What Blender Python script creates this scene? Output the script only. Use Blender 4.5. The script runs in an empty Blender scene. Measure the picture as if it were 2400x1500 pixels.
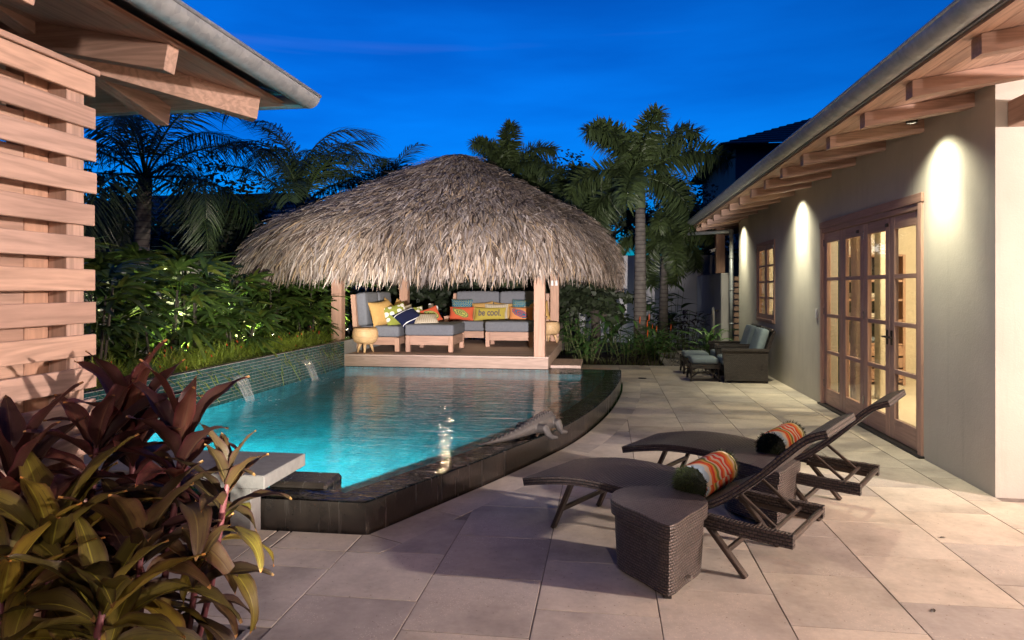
import bpy, math, random
from mathutils import Vector, Matrix, Euler
R = math.radians
random.seed(11)
scene = bpy.context.scene

# ------------------------------------------------------------------ camera
cam_data = bpy.data.cameras.new('camera')
cam_data.sensor_width = 36.0
cam_data.lens = 24.0
cam_data.shift_y = -0.03125
cam_data.clip_start = 0.05
cam_data.clip_end = 2000
cam = bpy.data.objects.new('camera', cam_data)
scene.collection.objects.link(cam)
cam.location = (0, 0, 1.55)
cam.rotation_euler = (R(90), 0, math.atan(220 / 1600))
scene.camera = cam

# ------------------------------------------------------------------ dusk sky
SUN_EL, SUN_ROT = R(-3.0), R(-20)
world = bpy.data.worlds.new('World')
scene.world = world
world.use_nodes = True
nt = world.node_tree
nt.nodes.clear()
w_out = nt.nodes.new('ShaderNodeOutputWorld')
w_bg = nt.nodes.new('ShaderNodeBackground')
w_sky = nt.nodes.new('ShaderNodeTexSky')
w_sky.sky_type = 'NISHITA'
w_sky.sun_disc = False
w_sky.sun_elevation = SUN_EL
w_sky.sun_rotation = SUN_ROT
w_sky.ozone_density = 6.0
w_sky.air_density = 1.0
w_sky.dust_density = 0.2
w_tint = nt.nodes.new('ShaderNodeMix')
w_tint.data_type = 'RGBA'
w_tint.blend_type = 'MULTIPLY'
w_tint.inputs['Factor'].default_value = 1.0
w_tint.inputs['B'].default_value = (0.5, 60.0, 47.0, 1)
w_tc = nt.nodes.new('ShaderNodeTexCoord')
w_map = nt.nodes.new('ShaderNodeMapping')
w_map.inputs['Scale'].default_value = (1.6, 3.0, 9.0)
w_map.inputs['Rotation'].default_value = (R(18), R(14), 0)
w_noise = nt.nodes.new('ShaderNodeTexNoise')
w_noise.inputs['Scale'].default_value = 1.3
w_noise.inputs['Detail'].default_value = 5
w_noise.inputs['Roughness'].default_value = 0.5
w_ramp = nt.nodes.new('ShaderNodeValToRGB')
w_ramp.color_ramp.elements[0].position = 0.30
w_ramp.color_ramp.elements[0].color = (0.62, 0.68, 0.76, 1)
w_ramp.color_ramp.elements[1].position = 0.72
w_ramp.color_ramp.elements[1].color = (1.35, 1.25, 1.15, 1)
w_mul = nt.nodes.new('ShaderNodeMix')
w_mul.data_type = 'RGBA'
w_mul.blend_type = 'MULTIPLY'
w_mul.inputs['Factor'].default_value = 1.0
# thin pink wisps of afterglow cloud
w_map2 = nt.nodes.new('ShaderNodeMapping')
w_map2.inputs['Scale'].default_value = (1.6, 2.6, 30.0)
w_map2.inputs['Rotation'].default_value = (R(10), R(16), R(30))
w_map2.inputs['Location'].default_value = (0.4, 0.2, 1.7)
w_n2 = nt.nodes.new('ShaderNodeTexNoise')
w_n2.inputs['Scale'].default_value = 0.9
w_n2.inputs['Detail'].default_value = 3
w_r2 = nt.nodes.new('ShaderNodeValToRGB')
w_r2.color_ramp.elements[0].position = 0.66
w_r2.color_ramp.elements[0].color = (0, 0, 0, 1)
w_r2.color_ramp.elements[1].position = 0.90
w_r2.color_ramp.elements[1].color = (1.4, 0.75, 1.0, 1)
w_add = nt.nodes.new('ShaderNodeMix')
w_add.data_type = 'RGBA'
w_add.blend_type = 'ADD'
w_add.inputs['Factor'].default_value = 0.22
L = nt.links.new
L(w_tc.outputs['Generated'], w_map.inputs['Vector'])
L(w_map.outputs['Vector'], w_noise.inputs['Vector'])
L(w_noise.outputs['Fac'], w_ramp.inputs['Fac'])
L(w_sky.outputs['Color'], w_tint.inputs['A'])
L(w_tint.outputs['Result'], w_mul.inputs['A'])
L(w_ramp.outputs['Color'], w_mul.inputs['B'])
L(w_tc.outputs['Generated'], w_map2.inputs['Vector'])
L(w_map2.outputs['Vector'], w_n2.inputs['Vector'])
L(w_n2.outputs['Fac'], w_r2.inputs['Fac'])
L(w_mul.outputs['Result'], w_add.inputs['A'])
L(w_r2.outputs['Color'], w_add.inputs['B'])
L(w_add.outputs['Result'], w_bg.inputs['Color'])
w_bg.inputs['Strength'].default_value = 0.10
L(w_bg.outputs['Background'], w_out.inputs['Surface'])

# last light of the sun, almost gone
sun_data = bpy.data.lights.new('sun', 'SUN')
sun_data.energy = 0.02
sun_data.angle = R(6)
sun_data.color = (1.0, 0.8, 0.7)
sun = bpy.data.objects.new('sun', sun_data)
scene.collection.objects.link(sun)
sun.rotation_euler = (R(90) + SUN_EL, 0, R(180) - SUN_ROT)

scene.view_settings.view_transform = 'Standard'
scene.view_settings.look = 'None'
scene.view_settings.exposure = 0.0
scene.view_settings.gamma = 1.0
scene.view_settings.use_curve_mapping = False
scene.cycles.use_denoising = True
scene.cycles.max_bounces = 10
scene.cycles.diffuse_bounces = 4
scene.cycles.glossy_bounces = 4
scene.cycles.transparent_max_bounces = 16
scene.cycles.sample_clamp_indirect = 4.0
scene.cycles.caustics_reflective = False
scene.cycles.caustics_refractive = False

COL = scene.collection

# ------------------------------------------------------------------ mesh helpers
class MB:
    """collects polygons with optional uv and colour, then links them as one mesh object"""
    def __init__(self):
        self.v, self.f, self.uv, self.col = [], [], [], []
        self.has_uv = self.has_col = False
    def poly(self, pts, uv=None, col=None):
        n = len(self.v)
        self.v.extend([tuple(p) for p in pts])
        self.f.append(tuple(range(n, n + len(pts))))
        self.uv.append(uv); self.col.append(col)
        if uv: self.has_uv = True
        if col: self.has_col = True
    def faces(self, verts, faces, uvs=None, col=None):
        n = len(self.v)
        self.v.extend([tuple(p) for p in verts])
        for i, f in enumerate(faces):
            self.f.append(tuple(n + k for k in f))
            self.uv.append(uvs[i] if uvs else None); self.col.append(col)
        if uvs: self.has_uv = True
        if col: self.has_col = True
        return self
    def box(self, lo, hi, ch=0.0, M=None, col=None):
        x0, y0, z0 = lo; x1, y1, z1 = hi
        if ch <= 0:
            vs = [(x0,y0,z0),(x1,y0,z0),(x1,y1,z0),(x0,y1,z0),(x0,y0,z1),(x1,y0,z1),(x1,y1,z1),(x0,y1,z1)]
            fs = [(0,3,2,1),(4,5,6,7),(0,1,5,4),(1,2,6,5),(2,3,7,6),(3,0,4,7)]
        else:
            ch = min(ch, abs(x1-x0)*.45, abs(y1-y0)*.45, abs(z1-z0)*.45)
            c = ch; vs = []; idx = {}
            for sx in (0,1):
                for sy in (0,1):
                    for sz in (0,1):
                        X = (x0,x1)[sx]; Y = (y0,y1)[sy]; Z = (z0,z1)[sz]
                        ix = X + (c if sx==0 else -c); iy = Y + (c if sy==0 else -c); iz = Z + (c if sz==0 else -c)
                        for a, p in enumerate(((X,iy,iz),(ix,Y,iz),(ix,iy,Z))):
                            idx[(sx,sy,sz,a)] = len(vs); vs.append(p)
            g = lambda x,y,z,a: idx[(x,y,z,a)]
            fs = []
            for s in (0,1):
                q = [g(s,0,0,0),g(s,1,0,0),g(s,1,1,0),g(s,0,1,0)]; fs.append(tuple(q if s else q[::-1]))
                q = [g(0,s,0,1),g(0,s,1,1),g(1,s,1,1),g(1,s,0,1)]; fs.append(tuple(q if s else q[::-1]))
                q = [g(0,0,s,2),g(1,0,s,2),g(1,1,s,2),g(0,1,s,2)]; fs.append(tuple(q if s else q[::-1]))
            for a in (0,1):
                for b in (0,1):
                    fs.append((g(a,b,0,0),g(a,b,0,1),g(a,b,1,1),g(a,b,1,0)))
                    fs.append((g(a,0,b,0),g(a,1,b,0),g(a,1,b,2),g(a,0,b,2)))
                    fs.append((g(0,a,b,1),g(1,a,b,1),g(1,a,b,2),g(0,a,b,2)))
            for sx in (0,1):
                for sy in (0,1):
                    for sz in (0,1):
                        fs.append((g(sx,sy,sz,0),g(sx,sy,sz,1),g(sx,sy,sz,2)))
        if M is not None: vs = [tuple(M @ Vector(p)) for p in vs]
        return self.faces(vs, fs, None, col)
    def bar(self, a, b, w, h, up=(0,0,1), ch=0.0):
        """a rectangular bar from a to b"""
        a, b = Vector(a), Vector(b); d = b - a; l = d.length; x = d.normalized()
        y = Vector(up).cross(x)
        if y.length < 1e-5: y = Vector((0,1,0)).cross(x)
        y.normalize(); z = x.cross(y)
        M = Matrix.Translation(a) @ Matrix((x, y, z)).transposed().to_4x4()
        return self.box((0,-w/2,-h/2), (l,w/2,h/2), ch, M)
    def loft(self, rings, closed=True, cap=True, col=None, us=None):
        n = len(rings[0]); vs = [p for r in rings for p in r]; fs = []; uv = []
        vl = 0.0
        m = n if closed else n - 1
        for i in range(len(rings) - 1):
            seg = (Vector(rings[i+1][0]) - Vector(rings[i][0])).length if us is None else us[i+1]-us[i]
            ul = 0.0
            for j in range(m):
                k = (j + 1) % n
                w = (Vector(rings[i][k]) - Vector(rings[i][j])).length
                fs.append((i*n+j, i*n+k, (i+1)*n+k, (i+1)*n+j))
                uv.append([(ul,vl),(ul+w,vl),(ul+w,vl+seg),(ul,vl+seg)])
                ul += w
            vl += seg
        if cap and closed:
            fs.append(tuple(range(n-1,-1,-1))); uv.append([(p[0],p[1]) for p in rings[0]][::-1])
            o = (len(rings)-1)*n
            fs.append(tuple(range(o,o+n))); uv.append([(p[0],p[1]) for p in rings[-1]])
        return self.faces(vs, fs, uv, col)
    def tube(self, path, rad, n=8, cap=True, col=None):
        path = [Vector(p) for p in path]
        if not hasattr(rad, '__len__'): rad = [rad]*len(path)
        rings = []; ref = None
        for i, p in enumerate(path):
            d = (path[min(i+1,len(path)-1)] - path[max(i-1,0)]).normalized()
            if ref is None:
                ref = Vector((0,0,1)) if abs(d.z) < .9 else Vector((1,0,0))
            y = ref.cross(d); y.normalize(); x = d.cross(y); ref = x
            rings.append([tuple(p + (y*math.cos(a) + x*math.sin(a))*rad[i]) for a in [2*math.pi*k/n for k in range(n)]])
        return self.loft(rings, True, cap, col)
    def build(self, name, mat, parent=None, smooth=False, world=False, link=True):
        off = Vector((0,0,0))
        if world and parent is not None: off = parent.location
        me = bpy.data.meshes.new(name)
        vs = self.v if off.length == 0 else [(p[0]-off.x,p[1]-off.y,p[2]-off.z) for p in self.v]
        me.from_pydata(vs, [], self.f)
        if self.has_uv:
            l = me.uv_layers.new(name='UVMap'); data = []
            for f, u in zip(self.f, self.uv):
                if u:
                    for a in u: data.extend(a)
                else: data.extend([0.0]*(2*len(f)))
            l.data.foreach_set('uv', data)
        if self.has_col:
            l = me.color_attributes.new('Col', 'FLOAT_COLOR', 'CORNER'); data = []
            for f, c in zip(self.f, self.col):
                c = c or (1,1,1,1)
                for _ in f: data.extend(c)
            l.data.foreach_set('color', data)
        if smooth: me.polygons.foreach_set('use_smooth', [True]*len(me.polygons))
        if mat is not None: me.materials.append(mat)
        me.update()
        o = bpy.data.objects.new(name, me)
        if link: COL.objects.link(o)
        if parent is not None: o.parent = parent
        return o

def tag(o, label=None, cat=None, group=None, kind=None):
    if label: o['label'] = label
    if cat: o['category'] = cat
    if group: o['group'] = group
    if kind: o['kind'] = kind
    return o
def thing(name, label, cat, loc=(0,0,0), rz=0.0, group=None):
    o = bpy.data.objects.new(name, None)
    COL.objects.link(o)
    o.location = loc; o.rotation_euler = (0,0,rz)
    o.empty_display_size = 0.1
    return tag(o, label, cat, group)
def inst(mesh_obj_or_mesh, name, parent, loc=(0,0,0), rot=(0,0,0), scale=(1,1,1)):
    me = mesh_obj_or_mesh if isinstance(mesh_obj_or_mesh, bpy.types.Mesh) else mesh_obj_or_mesh.data
    o = bpy.data.objects.new(name, me)
    COL.objects.link(o)
    o.parent = parent; o.location = loc; o.rotation_euler = rot
    o.scale = scale if hasattr(scale,'__len__') else (scale,)*3
    return o
def copy_tree(o, parent=None):
    c = o.copy(); COL.objects.link(c)
    c.parent = parent
    for ch in list(o.children): copy_tree(ch, c)
    return c
def mesh_only(mb, name, mat, smooth=False):
    """a shared mesh that is not linked by itself"""
    o = mb.build(name, mat, None, smooth, link=False)
    me = o.data
    bpy.data.objects.remove(o)
    return me
def catmull(pts, n=6, closed=False):
    P = [Vector(p) for p in pts]; out = []; N = len(P)
    rng = range(N) if closed else range(N-1)
    for i in rng:
        if closed: a,b,c,d = P[(i-1)%N],P[i],P[(i+1)%N],P[(i+2)%N]
        else: a,b,c,d = P[max(i-1,0)],P[i],P[i+1],P[min(i+2,N-1)]
        for k in range(n):
            t = k/n
            out.append(0.5*((2*b)+(c-a)*t+(2*a-5*b+4*c-d)*t*t+(3*b-a-3*c+d)*t**3))
    if not closed: out.append(P[-1])
    return out
def rnd(a, b): return random.uniform(a, b)

# ------------------------------------------------------------------ material helpers
class NT:
    def __init__(self, name):
        self.m = bpy.data.materials.new(name); self.m.use_nodes = True
        self.t = self.m.node_tree; self.t.nodes.clear()
        self.out = self.t.nodes.new('ShaderNodeOutputMaterial')
        self.b = self.t.nodes.new('ShaderNodeBsdfPrincipled')
        self.link(self.b.outputs[0], self.out.inputs['Surface'])
    def n(self, kind, **kw):
        nd = self.t.nodes.new('ShaderNode' + kind)
        for k, v in kw.items():
            if k in nd.inputs: nd.inputs[k].default_value = v
            else: setattr(nd, k, v)
        return nd
    def link(self, a, b): self.t.links.new(a, b)
    def coords(self, kind='Object', scale=(1,1,1), rot=(0,0,0)):
        tc = self.n('TexCoord'); mp = self.n('Mapping')
        mp.inputs['Scale'].default_value = scale; mp.inputs['Rotation'].default_value = rot
        self.link(tc.outputs[kind], mp.inputs['Vector'])
        return mp.outputs['Vector']
    def world_coords(self, scale=(1,1,1)):
        g = self.n('NewGeometry'); mp = self.n('Mapping'); mp.inputs['Scale'].default_value = scale
        self.link(g.outputs['Position'], mp.inputs['Vector'])
        return mp.outputs['Vector']
    def jitter(self, vec, amt=30.0):
        """shift texture space by the object's own random number, so copies differ"""
        oi = self.n('ObjectInfo'); mul = self.n('Math', operation='MULTIPLY'); mul.inputs[1].default_value = amt
        self.link(oi.outputs['Random'], mul.inputs[0])
        ad = self.n('VectorMath', operation='ADD')
        self.link(vec, ad.inputs[0]); self.link(mul.outputs[0], ad.inputs[1])
        return ad.outputs[0]
    def noise(self, vec, scale=5, detail=4, rough=0.55, dist=0.0):
        nd = self.n('TexNoise'); nd.inputs['Scale'].default_value = scale; nd.inputs['Detail'].default_value = detail
        nd.inputs['Roughness'].default_value = rough; nd.inputs['Distortion'].default_value = dist
        if vec is not None: self.link(vec, nd.inputs['Vector'])
        return nd.outputs['Fac']
    def ramp(self, fac, stops, interp='LINEAR'):
        nd = self.n('ValToRGB'); cr = nd.color_ramp; cr.interpolation = interp
        while len(cr.elements) < len(stops): cr.elements.new(0.5)
        for e, (p, c) in zip(cr.elements, stops):
            e.position = p; e.color = tuple(c) + ((1,) if len(c) == 3 else ())
        self.link(fac, nd.inputs['Fac'])
        return nd.outputs['Color']
    def mix(self, a, b, fac, blend='MIX'):
        nd = self.n('Mix', data_type='RGBA', blend_type=blend)
        for s, v in (('A', a), ('B', b)):
            if hasattr(v, 'is_output'): self.link(v, nd.inputs[s])
            else: nd.inputs[s].default_value = tuple(v) + ((1,) if len(v) == 3 else ())
        if hasattr(fac, 'is_output'): self.link(fac, nd.inputs['Factor'])
        else: nd.inputs['Factor'].default_value = fac
        return nd.outputs['Result']
    def math(self, op, a, b=None, c=None):
        nd = self.n('Math', operation=op)
        for i, v in enumerate((a, b, c)):
            if v is None: continue
            if hasattr(v, 'is_output'): self.link(v, nd.inputs[i])
            else: nd.inputs[i].default_value = v
        return nd.outputs[0]
    def bump(self, h, strength=0.3, dist=0.01):
        nd = self.n('Bump'); nd.inputs['Strength'].default_value = strength; nd.inputs['Distance'].default_value = dist
        self.link(h, nd.inputs['Height']); self.link(nd.outputs['Normal'], self.b.inputs['Normal'])
    def set(self, color=None, rough=None, metal=None, spec=None, **kw):
        for k, v in (('Base Color', color), ('Roughness', rough), ('Metallic', metal), ('Specular IOR Level', spec)):
            if v is None: continue
            if hasattr(v, 'is_output'): self.link(v, self.b.inputs[k])
            elif k == 'Base Color': self.b.inputs[k].default_value = tuple(v) + (1,)
            else: self.b.inputs[k].default_value = v
        for k, v in kw.items(): self.b.inputs[k].default_value = v
        return self.m
M = {}
def plain(name, c, rough=0.6, metal=0.0, var=0.15, scale=8.0, bump=0.0, spec=0.5, bscale=None):
    t = NT(name)
    vec = t.jitter(t.coords('Object'))
    f = t.noise(vec, scale, 5)
    lo = tuple(x*(1-var) for x in c); hi = tuple(min(1, x*(1+var)) for x in c)
    t.set(t.ramp(f, [(0.3, lo), (0.7, hi)]), rough, metal, spec)
    if bump: t.bump(t.noise(vec, bscale or scale*6, 4), bump, 0.01)
    M[name] = t.m
    return t.m
def wood(name, c, axis='X', rough=0.55, var=0.22):
    t = NT(name)
    sc = {'X': (0.7, 9, 9), 'Y': (9, 0.7, 9), 'Z': (9, 9, 0.7)}[axis]
    vec = t.jitter(t.coords('Object', sc), 50)
    big = t.noise(vec, 1.2, 3, 0.5, 0.6)
    fine = t.noise(vec, 7.0, 6, 0.6, 0.2)
    rings = t.math('SINE', t.math('MULTIPLY', big, 34))
    rings = t.math('MULTIPLY_ADD', rings, 0.5, 0.5)
    a = tuple(x*(1-var) for x in c); b = tuple(min(1, x*(1+var*.6)) for x in c)
    col = t.mix(t.ramp(rings, [(0.0, a), (0.55, c), (1.0, b)]), t.ramp(fine, [(0.3, a), (0.7, b)]), 0.5)
    oi = t.n('ObjectInfo')
    col = t.mix(col, t.ramp(oi.outputs['Random'], [(0, (0.76, 0.70, 0.66)), (0.5, (1, 1, 1)), (1, (1.16, 1.10, 1.0))]), 0.8, 'MULTIPLY')
    t.set(col, rough, 0, 0.35)
    t.bump(fine, 0.12, 0.004)
    M[name] = t.m
    return t.m
for ax in 'XYZ': wood('cedar_' + ax.lower(), (0.47, 0.32, 0.25), ax, 0.55, 0.3)
for ax in 'XYZ': wood('teak_' + ax.lower(), (0.46, 0.285, 0.205), ax, 0.6)
for ax in 'XY': wood('deck_' + ax.lower(), (0.50, 0.37, 0.30), ax, 0.6)
for ax in 'XYZ': wood('doorwood_' + ax.lower(), (0.46, 0.30, 0.245), ax, 0.45)
wood('stool_wood', (0.62, 0.42, 0.22), 'X', 0.5)

def stucco(name, c):
    t = NT(name); v = t.coords('Object')
    f = t.noise(v, 1.2, 6, 0.6); g = t.noise(v, 70, 3, 0.6); runs = t.noise(t.coords('Object', (7, 7, 0.5)), 1.4, 5, 0.6)
    col = t.ramp(f, [(0.25, tuple(x*.84 for x in c)), (0.75, tuple(min(1, x*1.08) for x in c))])
    col = t.mix(col, tuple(x*.72 for x in c), t.ramp(runs, [(0.56, (0, 0, 0)), (0.78, (0.55, 0.55, 0.55))]))
    t.set(col, 0.85, 0, 0.25)
    t.bump(t.mix(g, t.noise(v, 16, 5, 0.6, 0.8), 0.55), 0.32, 0.008)
    M[name] = t.m
stucco('stucco', (0.51, 0.49, 0.43))
stucco('garden_stucco', (0.52, 0.51, 0.50))
stucco('interior_wall', (0.74, 0.66, 0.52))
stucco('grey_render', (0.13, 0.12, 0.125))
plain('roof_metal', (0.20, 0.21, 0.22), 0.5, 0.3)
plain('dark_roof', (0.10, 0.09, 0.09), 0.8, 0, 0.25, 6)
plain('soil', (0.05, 0.036, 0.026), 0.95, 0, 0.5, 20, 0.8)
plain('black_metal', (0.03, 0.028, 0.028), 0.45, 0.5, 0.1)
plain('bronze_metal', (0.075, 0.058, 0.05), 0.38, 0.75, 0.15)
plain('steel', (0.55, 0.54, 0.52), 0.25, 1.0, 0.05)
plain('white_plastic', (0.75, 0.74, 0.72), 0.4, 0, 0.03)
plain('dark_glass', (0.02, 0.022, 0.025), 0.1, 0, 0.1)
plain('grey_fabric', (0.165, 0.172, 0.19), 0.95, 0, 0.08, 30, 0.3, 0.1, 400)
plain('blue_fabric', (0.22, 0.28, 0.30), 0.95, 0, 0.08, 30, 0.3, 0.1, 400)
plain('yellow_fabric', (0.50, 0.31, 0.11), 0.95, 0, 0.08, 20, 0.3, 0.1, 300)
plain('curtain_dark', (0.12, 0.13, 0.15), 0.9, 0, 0.15, 6)
plain('curtain_light', (0.66, 0.62, 0.54), 0.9, 0, 0.1, 6)
plain('curtain_blue', (0.20, 0.25, 0.30), 0.9, 0, 0.15, 6)
plain('stone_slab', (0.17, 0.158, 0.155), 0.8, 0, 0.14, 14, 0.25, 0.3)
plain('rock', (0.20, 0.19, 0.18), 0.9, 0, 0.3, 6, 0.5)
plain('statue_bronze', (0.026, 0.021, 0.018), 0.7, 0.0, 0.35, 30, 0.5, 0.6, 120)
plain('hose_grey', (0.30, 0.31, 0.32), 0.4, 0, 0.1)
plain('hose_yellow', (0.7, 0.42, 0.05), 0.4, 0, 0.1)
# galvanised steel
t = NT('galvanised'); v = t.coords('Object')
vo = t.n('TexVoronoi'); vo.inputs['Scale'].default_value = 26; t.link(v, vo.inputs['Vector'])
f = t.mix(t.noise(v, 9, 5), vo.outputs['Color'], 0.3)
t.set(t.ramp(f, [(0.25, (0.24, 0.27, 0.29)), (0.75, (0.46, 0.49, 0.50))]), t.math('MULTIPLY_ADD', t.noise(v, 14, 4), 0.25, 0.32), 0.35)
t.bump(t.noise(v, 5, 3), 0.12, 0.01)
M['galvanised'] = t.m
# limestone pavers
def stone_floor(name, c):
    t = NT(name); wv = t.world_coords(); v = t.jitter(wv, 60)
    oi = t.n('ObjectInfo')
    f1 = t.noise(v, 2.2, 6, 0.6); f2 = t.noise(v, 26, 5, 0.65); f3 = t.noise(wv, 0.7, 3)
    base = t.ramp(f1, [(0.25, tuple(x*.60 for x in c)), (0.5, c), (0.75, tuple(min(1, x*1.22) for x in c))])
    base = t.mix(base, t.ramp(f2, [(0.3, (0.86, 0.85, 0.84)), (0.6, (1.0, 1.0, 1.0)), (0.75, (1.13, 1.1, 1.05))]), 0.85, 'MULTIPLY')
    base = t.mix(base, t.ramp(oi.outputs['Random'], [(0, (0.76, 0.75, 0.77)), (0.5, (1.0, 0.985, 0.96)), (1, (1.14, 1.10, 1.03))]), 1.0, 'MULTIPLY')
    base = t.mix(base, t.ramp(f3, [(0.35, (0.86, 0.83, 0.80)), (0.65, (1.06, 1.05, 1.04))]), 1.0, 'MULTIPLY')
    # fossil chips and pits in patches
    vo = t.n('TexVoronoi'); vo.inputs['Scale'].default_value = 75; t.link(v, vo.inputs['Vector'])
    chips = t.math('MULTIPLY', t.math('LESS_THAN', vo.outputs['Distance'], 0.24), t.math('GREATER_THAN', f1, 0.54))
    base = t.mix(base, (0.62, 0.53, 0.42), t.math('MULTIPLY', chips, 0.62))
    vo2 = t.n('TexVoronoi'); vo2.inputs['Scale'].default_value = 34; t.link(v, vo2.inputs['Vector'])
    pits = t.math('MULTIPLY', t.math('LESS_THAN', vo2.outputs['Distance'], 0.13), t.math('LESS_THAN', f2, 0.47))
    base = t.mix(base, (0.16, 0.12, 0.09), t.math('MULTIPLY', pits, 0.7))
    t.set(base, t.math('MULTIPLY_ADD', f2, 0.25, 0.52), 0, 0.35)
    t.bump(t.math('SUBTRACT', t.mix(f2, f1, 0.35), t.math('MULTIPLY', pits, 0.5)), 0.28, 0.006)
    M[name] = t.m
stone_floor('paver', (0.47, 0.44, 0.385))
plain('grout', (0.19, 0.165, 0.14), 0.95, 0, 0.25, 20, 0.3)
# pool stone: dark, wet
t = NT('pool_stone'); v = t.world_coords()
f = t.noise(v, 8, 5); st = t.noise(t.world_coords((14, 14, 0.9)), 1.6, 4)
c = t.ramp(f, [(0.3, (0.012, 0.010, 0.009)), (0.7, (0.028, 0.022, 0.019))])
c = t.mix(c, (0.10, 0.088, 0.082), t.math('MAXIMUM', t.math('MULTIPLY', t.math('SUBTRACT', st, 0.60), 1.5), 0.0))
t.set(c, t.math('MULTIPLY_ADD', st, 0.35, 0.05), 0, 0.5)
t.bump(t.noise(v, 30, 4), 0.35, 0.005)
M['pool_stone'] = t.m
# pool mosaic under water
t = NT('pool_mosaic'); v = t.world_coords()
br = t.n('TexBrick'); br.offset = 0.0; br.squash = 1.0
for k, val in (('Scale', 1.0), ('Brick Width', 0.09), ('Row Height', 0.09), ('Mortar Size', 0.006)): br.inputs[k].default_value = val
br.inputs['Color1'].default_value = (0.025, 0.27, 0.31, 1); br.inputs['Color2'].default_value = (0.08, 0.44, 0.48, 1); br.inputs['Mortar'].default_value = (0.02, 0.20, 0.23, 1)
t.link(v, br.inputs['Vector'])
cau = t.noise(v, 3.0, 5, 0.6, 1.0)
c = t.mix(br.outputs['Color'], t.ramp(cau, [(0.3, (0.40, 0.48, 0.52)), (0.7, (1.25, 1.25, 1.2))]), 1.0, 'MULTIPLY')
t.set(c, 0.4, 0, 0.3)
M['pool_mosaic'] = t.m
# water: fresnel mirror over clear tinted depth, rippled
t = NT('water')
t.t.nodes.remove(t.b)
fr = t.n('Fresnel'); fr.inputs['IOR'].default_value = 1.33
tr = t.n('BsdfRefraction'); tr.inputs['Color'].default_value = (0.97, 0.99, 0.99, 1); tr.inputs['IOR'].default_value = 1.33; tr.inputs['Roughness'].default_value = 0.0
gl = t.n('BsdfGlossy'); gl.inputs['Roughness'].default_value = 0.02; gl.inputs['Color'].default_value = (1, 1, 1, 1)
mx = t.n('MixShader')
bp = t.n('Bump'); bp.inputs['Strength'].default_value = 0.32; bp.inputs['Distance'].default_value = 0.03
wv = t.world_coords((1.0, 2.6, 1.0))
n1 = t.noise(wv, 3.2, 3, 0.55, 0.4); n2 = t.noise(wv, 11, 2, 0.5)
t.link(t.math('MULTIPLY_ADD', n2, 0.35, n1), bp.inputs['Height'])
t.link(bp.outputs['Normal'], fr.inputs['Normal']); t.link(bp.outputs['Normal'], gl.inputs['Normal'])
ge = t.n('NewGeometry')
t.link(bp.outputs['Normal'], tr.inputs['Normal'])
t.link(fr.outputs[0], mx.inputs[0]); t.link(tr.outputs[0], mx.inputs[1]); t.link(gl.outputs[0], mx.inputs[2])
t.link(mx.outputs[0], t.out.inputs['Surface'])
va = t.n('VolumeAbsorption'); va.inputs['Color'].default_value = (0.05, 0.80, 0.84, 1); va.inputs['Density'].default_value = 0.40
t.link(va.outputs[0], t.out.inputs['Volume'])
M['water'] = t.m
# falling water
t = NT('falling_water'); t.t.nodes.remove(t.b)
tr = t.n('BsdfTransparent'); gl = t.n('BsdfGlossy'); gl.inputs['Roughness'].default_value = 0.12; df = t.n('BsdfDiffuse'); df.inputs['Color'].default_value = (0.85, 0.9, 0.92, 1)
st = t.noise(t.coords('UV', (60, 3, 1)), 1.0, 3)
m1 = t.n('MixShader'); m1.inputs[0].default_value = 0.5; t.link(df.outputs[0], m1.inputs[1]); t.link(gl.outputs[0], m1.inputs[2])
m2 = t.n('MixShader'); t.link(t.ramp(st, [(0.36, (0.06,)*3), (0.72, (0.80,)*3)]), m2.inputs[0]); t.link(tr.outputs[0], m2.inputs[1]); t.link(m1.outputs[0], m2.inputs[2])
t.link(m2.outputs[0], t.out.inputs['Surface'])
M['falling_water'] = t.m
# window glass
t = NT('glass'); t.t.nodes.remove(t.b)
lw = t.n('LayerWeight'); lw.inputs['Blend'].default_value = 0.5
fr = t.math('MULTIPLY_ADD', t.math('POWER', lw.outputs['Facing'], 5.0), 0.85, 0.035)
tr = t.n('BsdfTransparent'); tr.inputs['Color'].default_value = (0.95, 0.97, 0.96, 1)
gl = t.n('BsdfGlossy'); gl.inputs['Roughness'].default_value = 0.01; mx = t.n('MixShader')
t.link(fr, mx.inputs[0]); t.link(tr.outputs[0], mx.inputs[1]); t.link(gl.outputs[0], mx.inputs[2]); t.link(mx.outputs[0], t.out.inputs['Surface'])
M['glass'] = t.m
# mosaic wall tiles
t = NT('wall_tile'); oi = t.n('ObjectInfo'); v = t.world_coords()
wn = t.n('TexWhiteNoise'); sn = t.n('VectorMath', operation='SNAP'); sn.inputs[1].default_value = (0.5, 0.04, 0.04)
t.link(v, sn.inputs[0]); t.link(sn.outputs[0], wn.inputs['Vector'])
t.set(t.ramp(wn.outputs['Value'], [(0, (0.012, 0.05, 0.052)), (0.6, (0.02, 0.075, 0.075)), (1, (0.035, 0.10, 0.095))]), 0.18, 0, 0.5)
t.bump(t.noise(v, 60, 2), 0.1, 0.003)
M['wall_tile'] = t.m
plain('tile_grout', (0.34, 0.33, 0.32), 0.9, 0, 0.12, 30)
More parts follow.
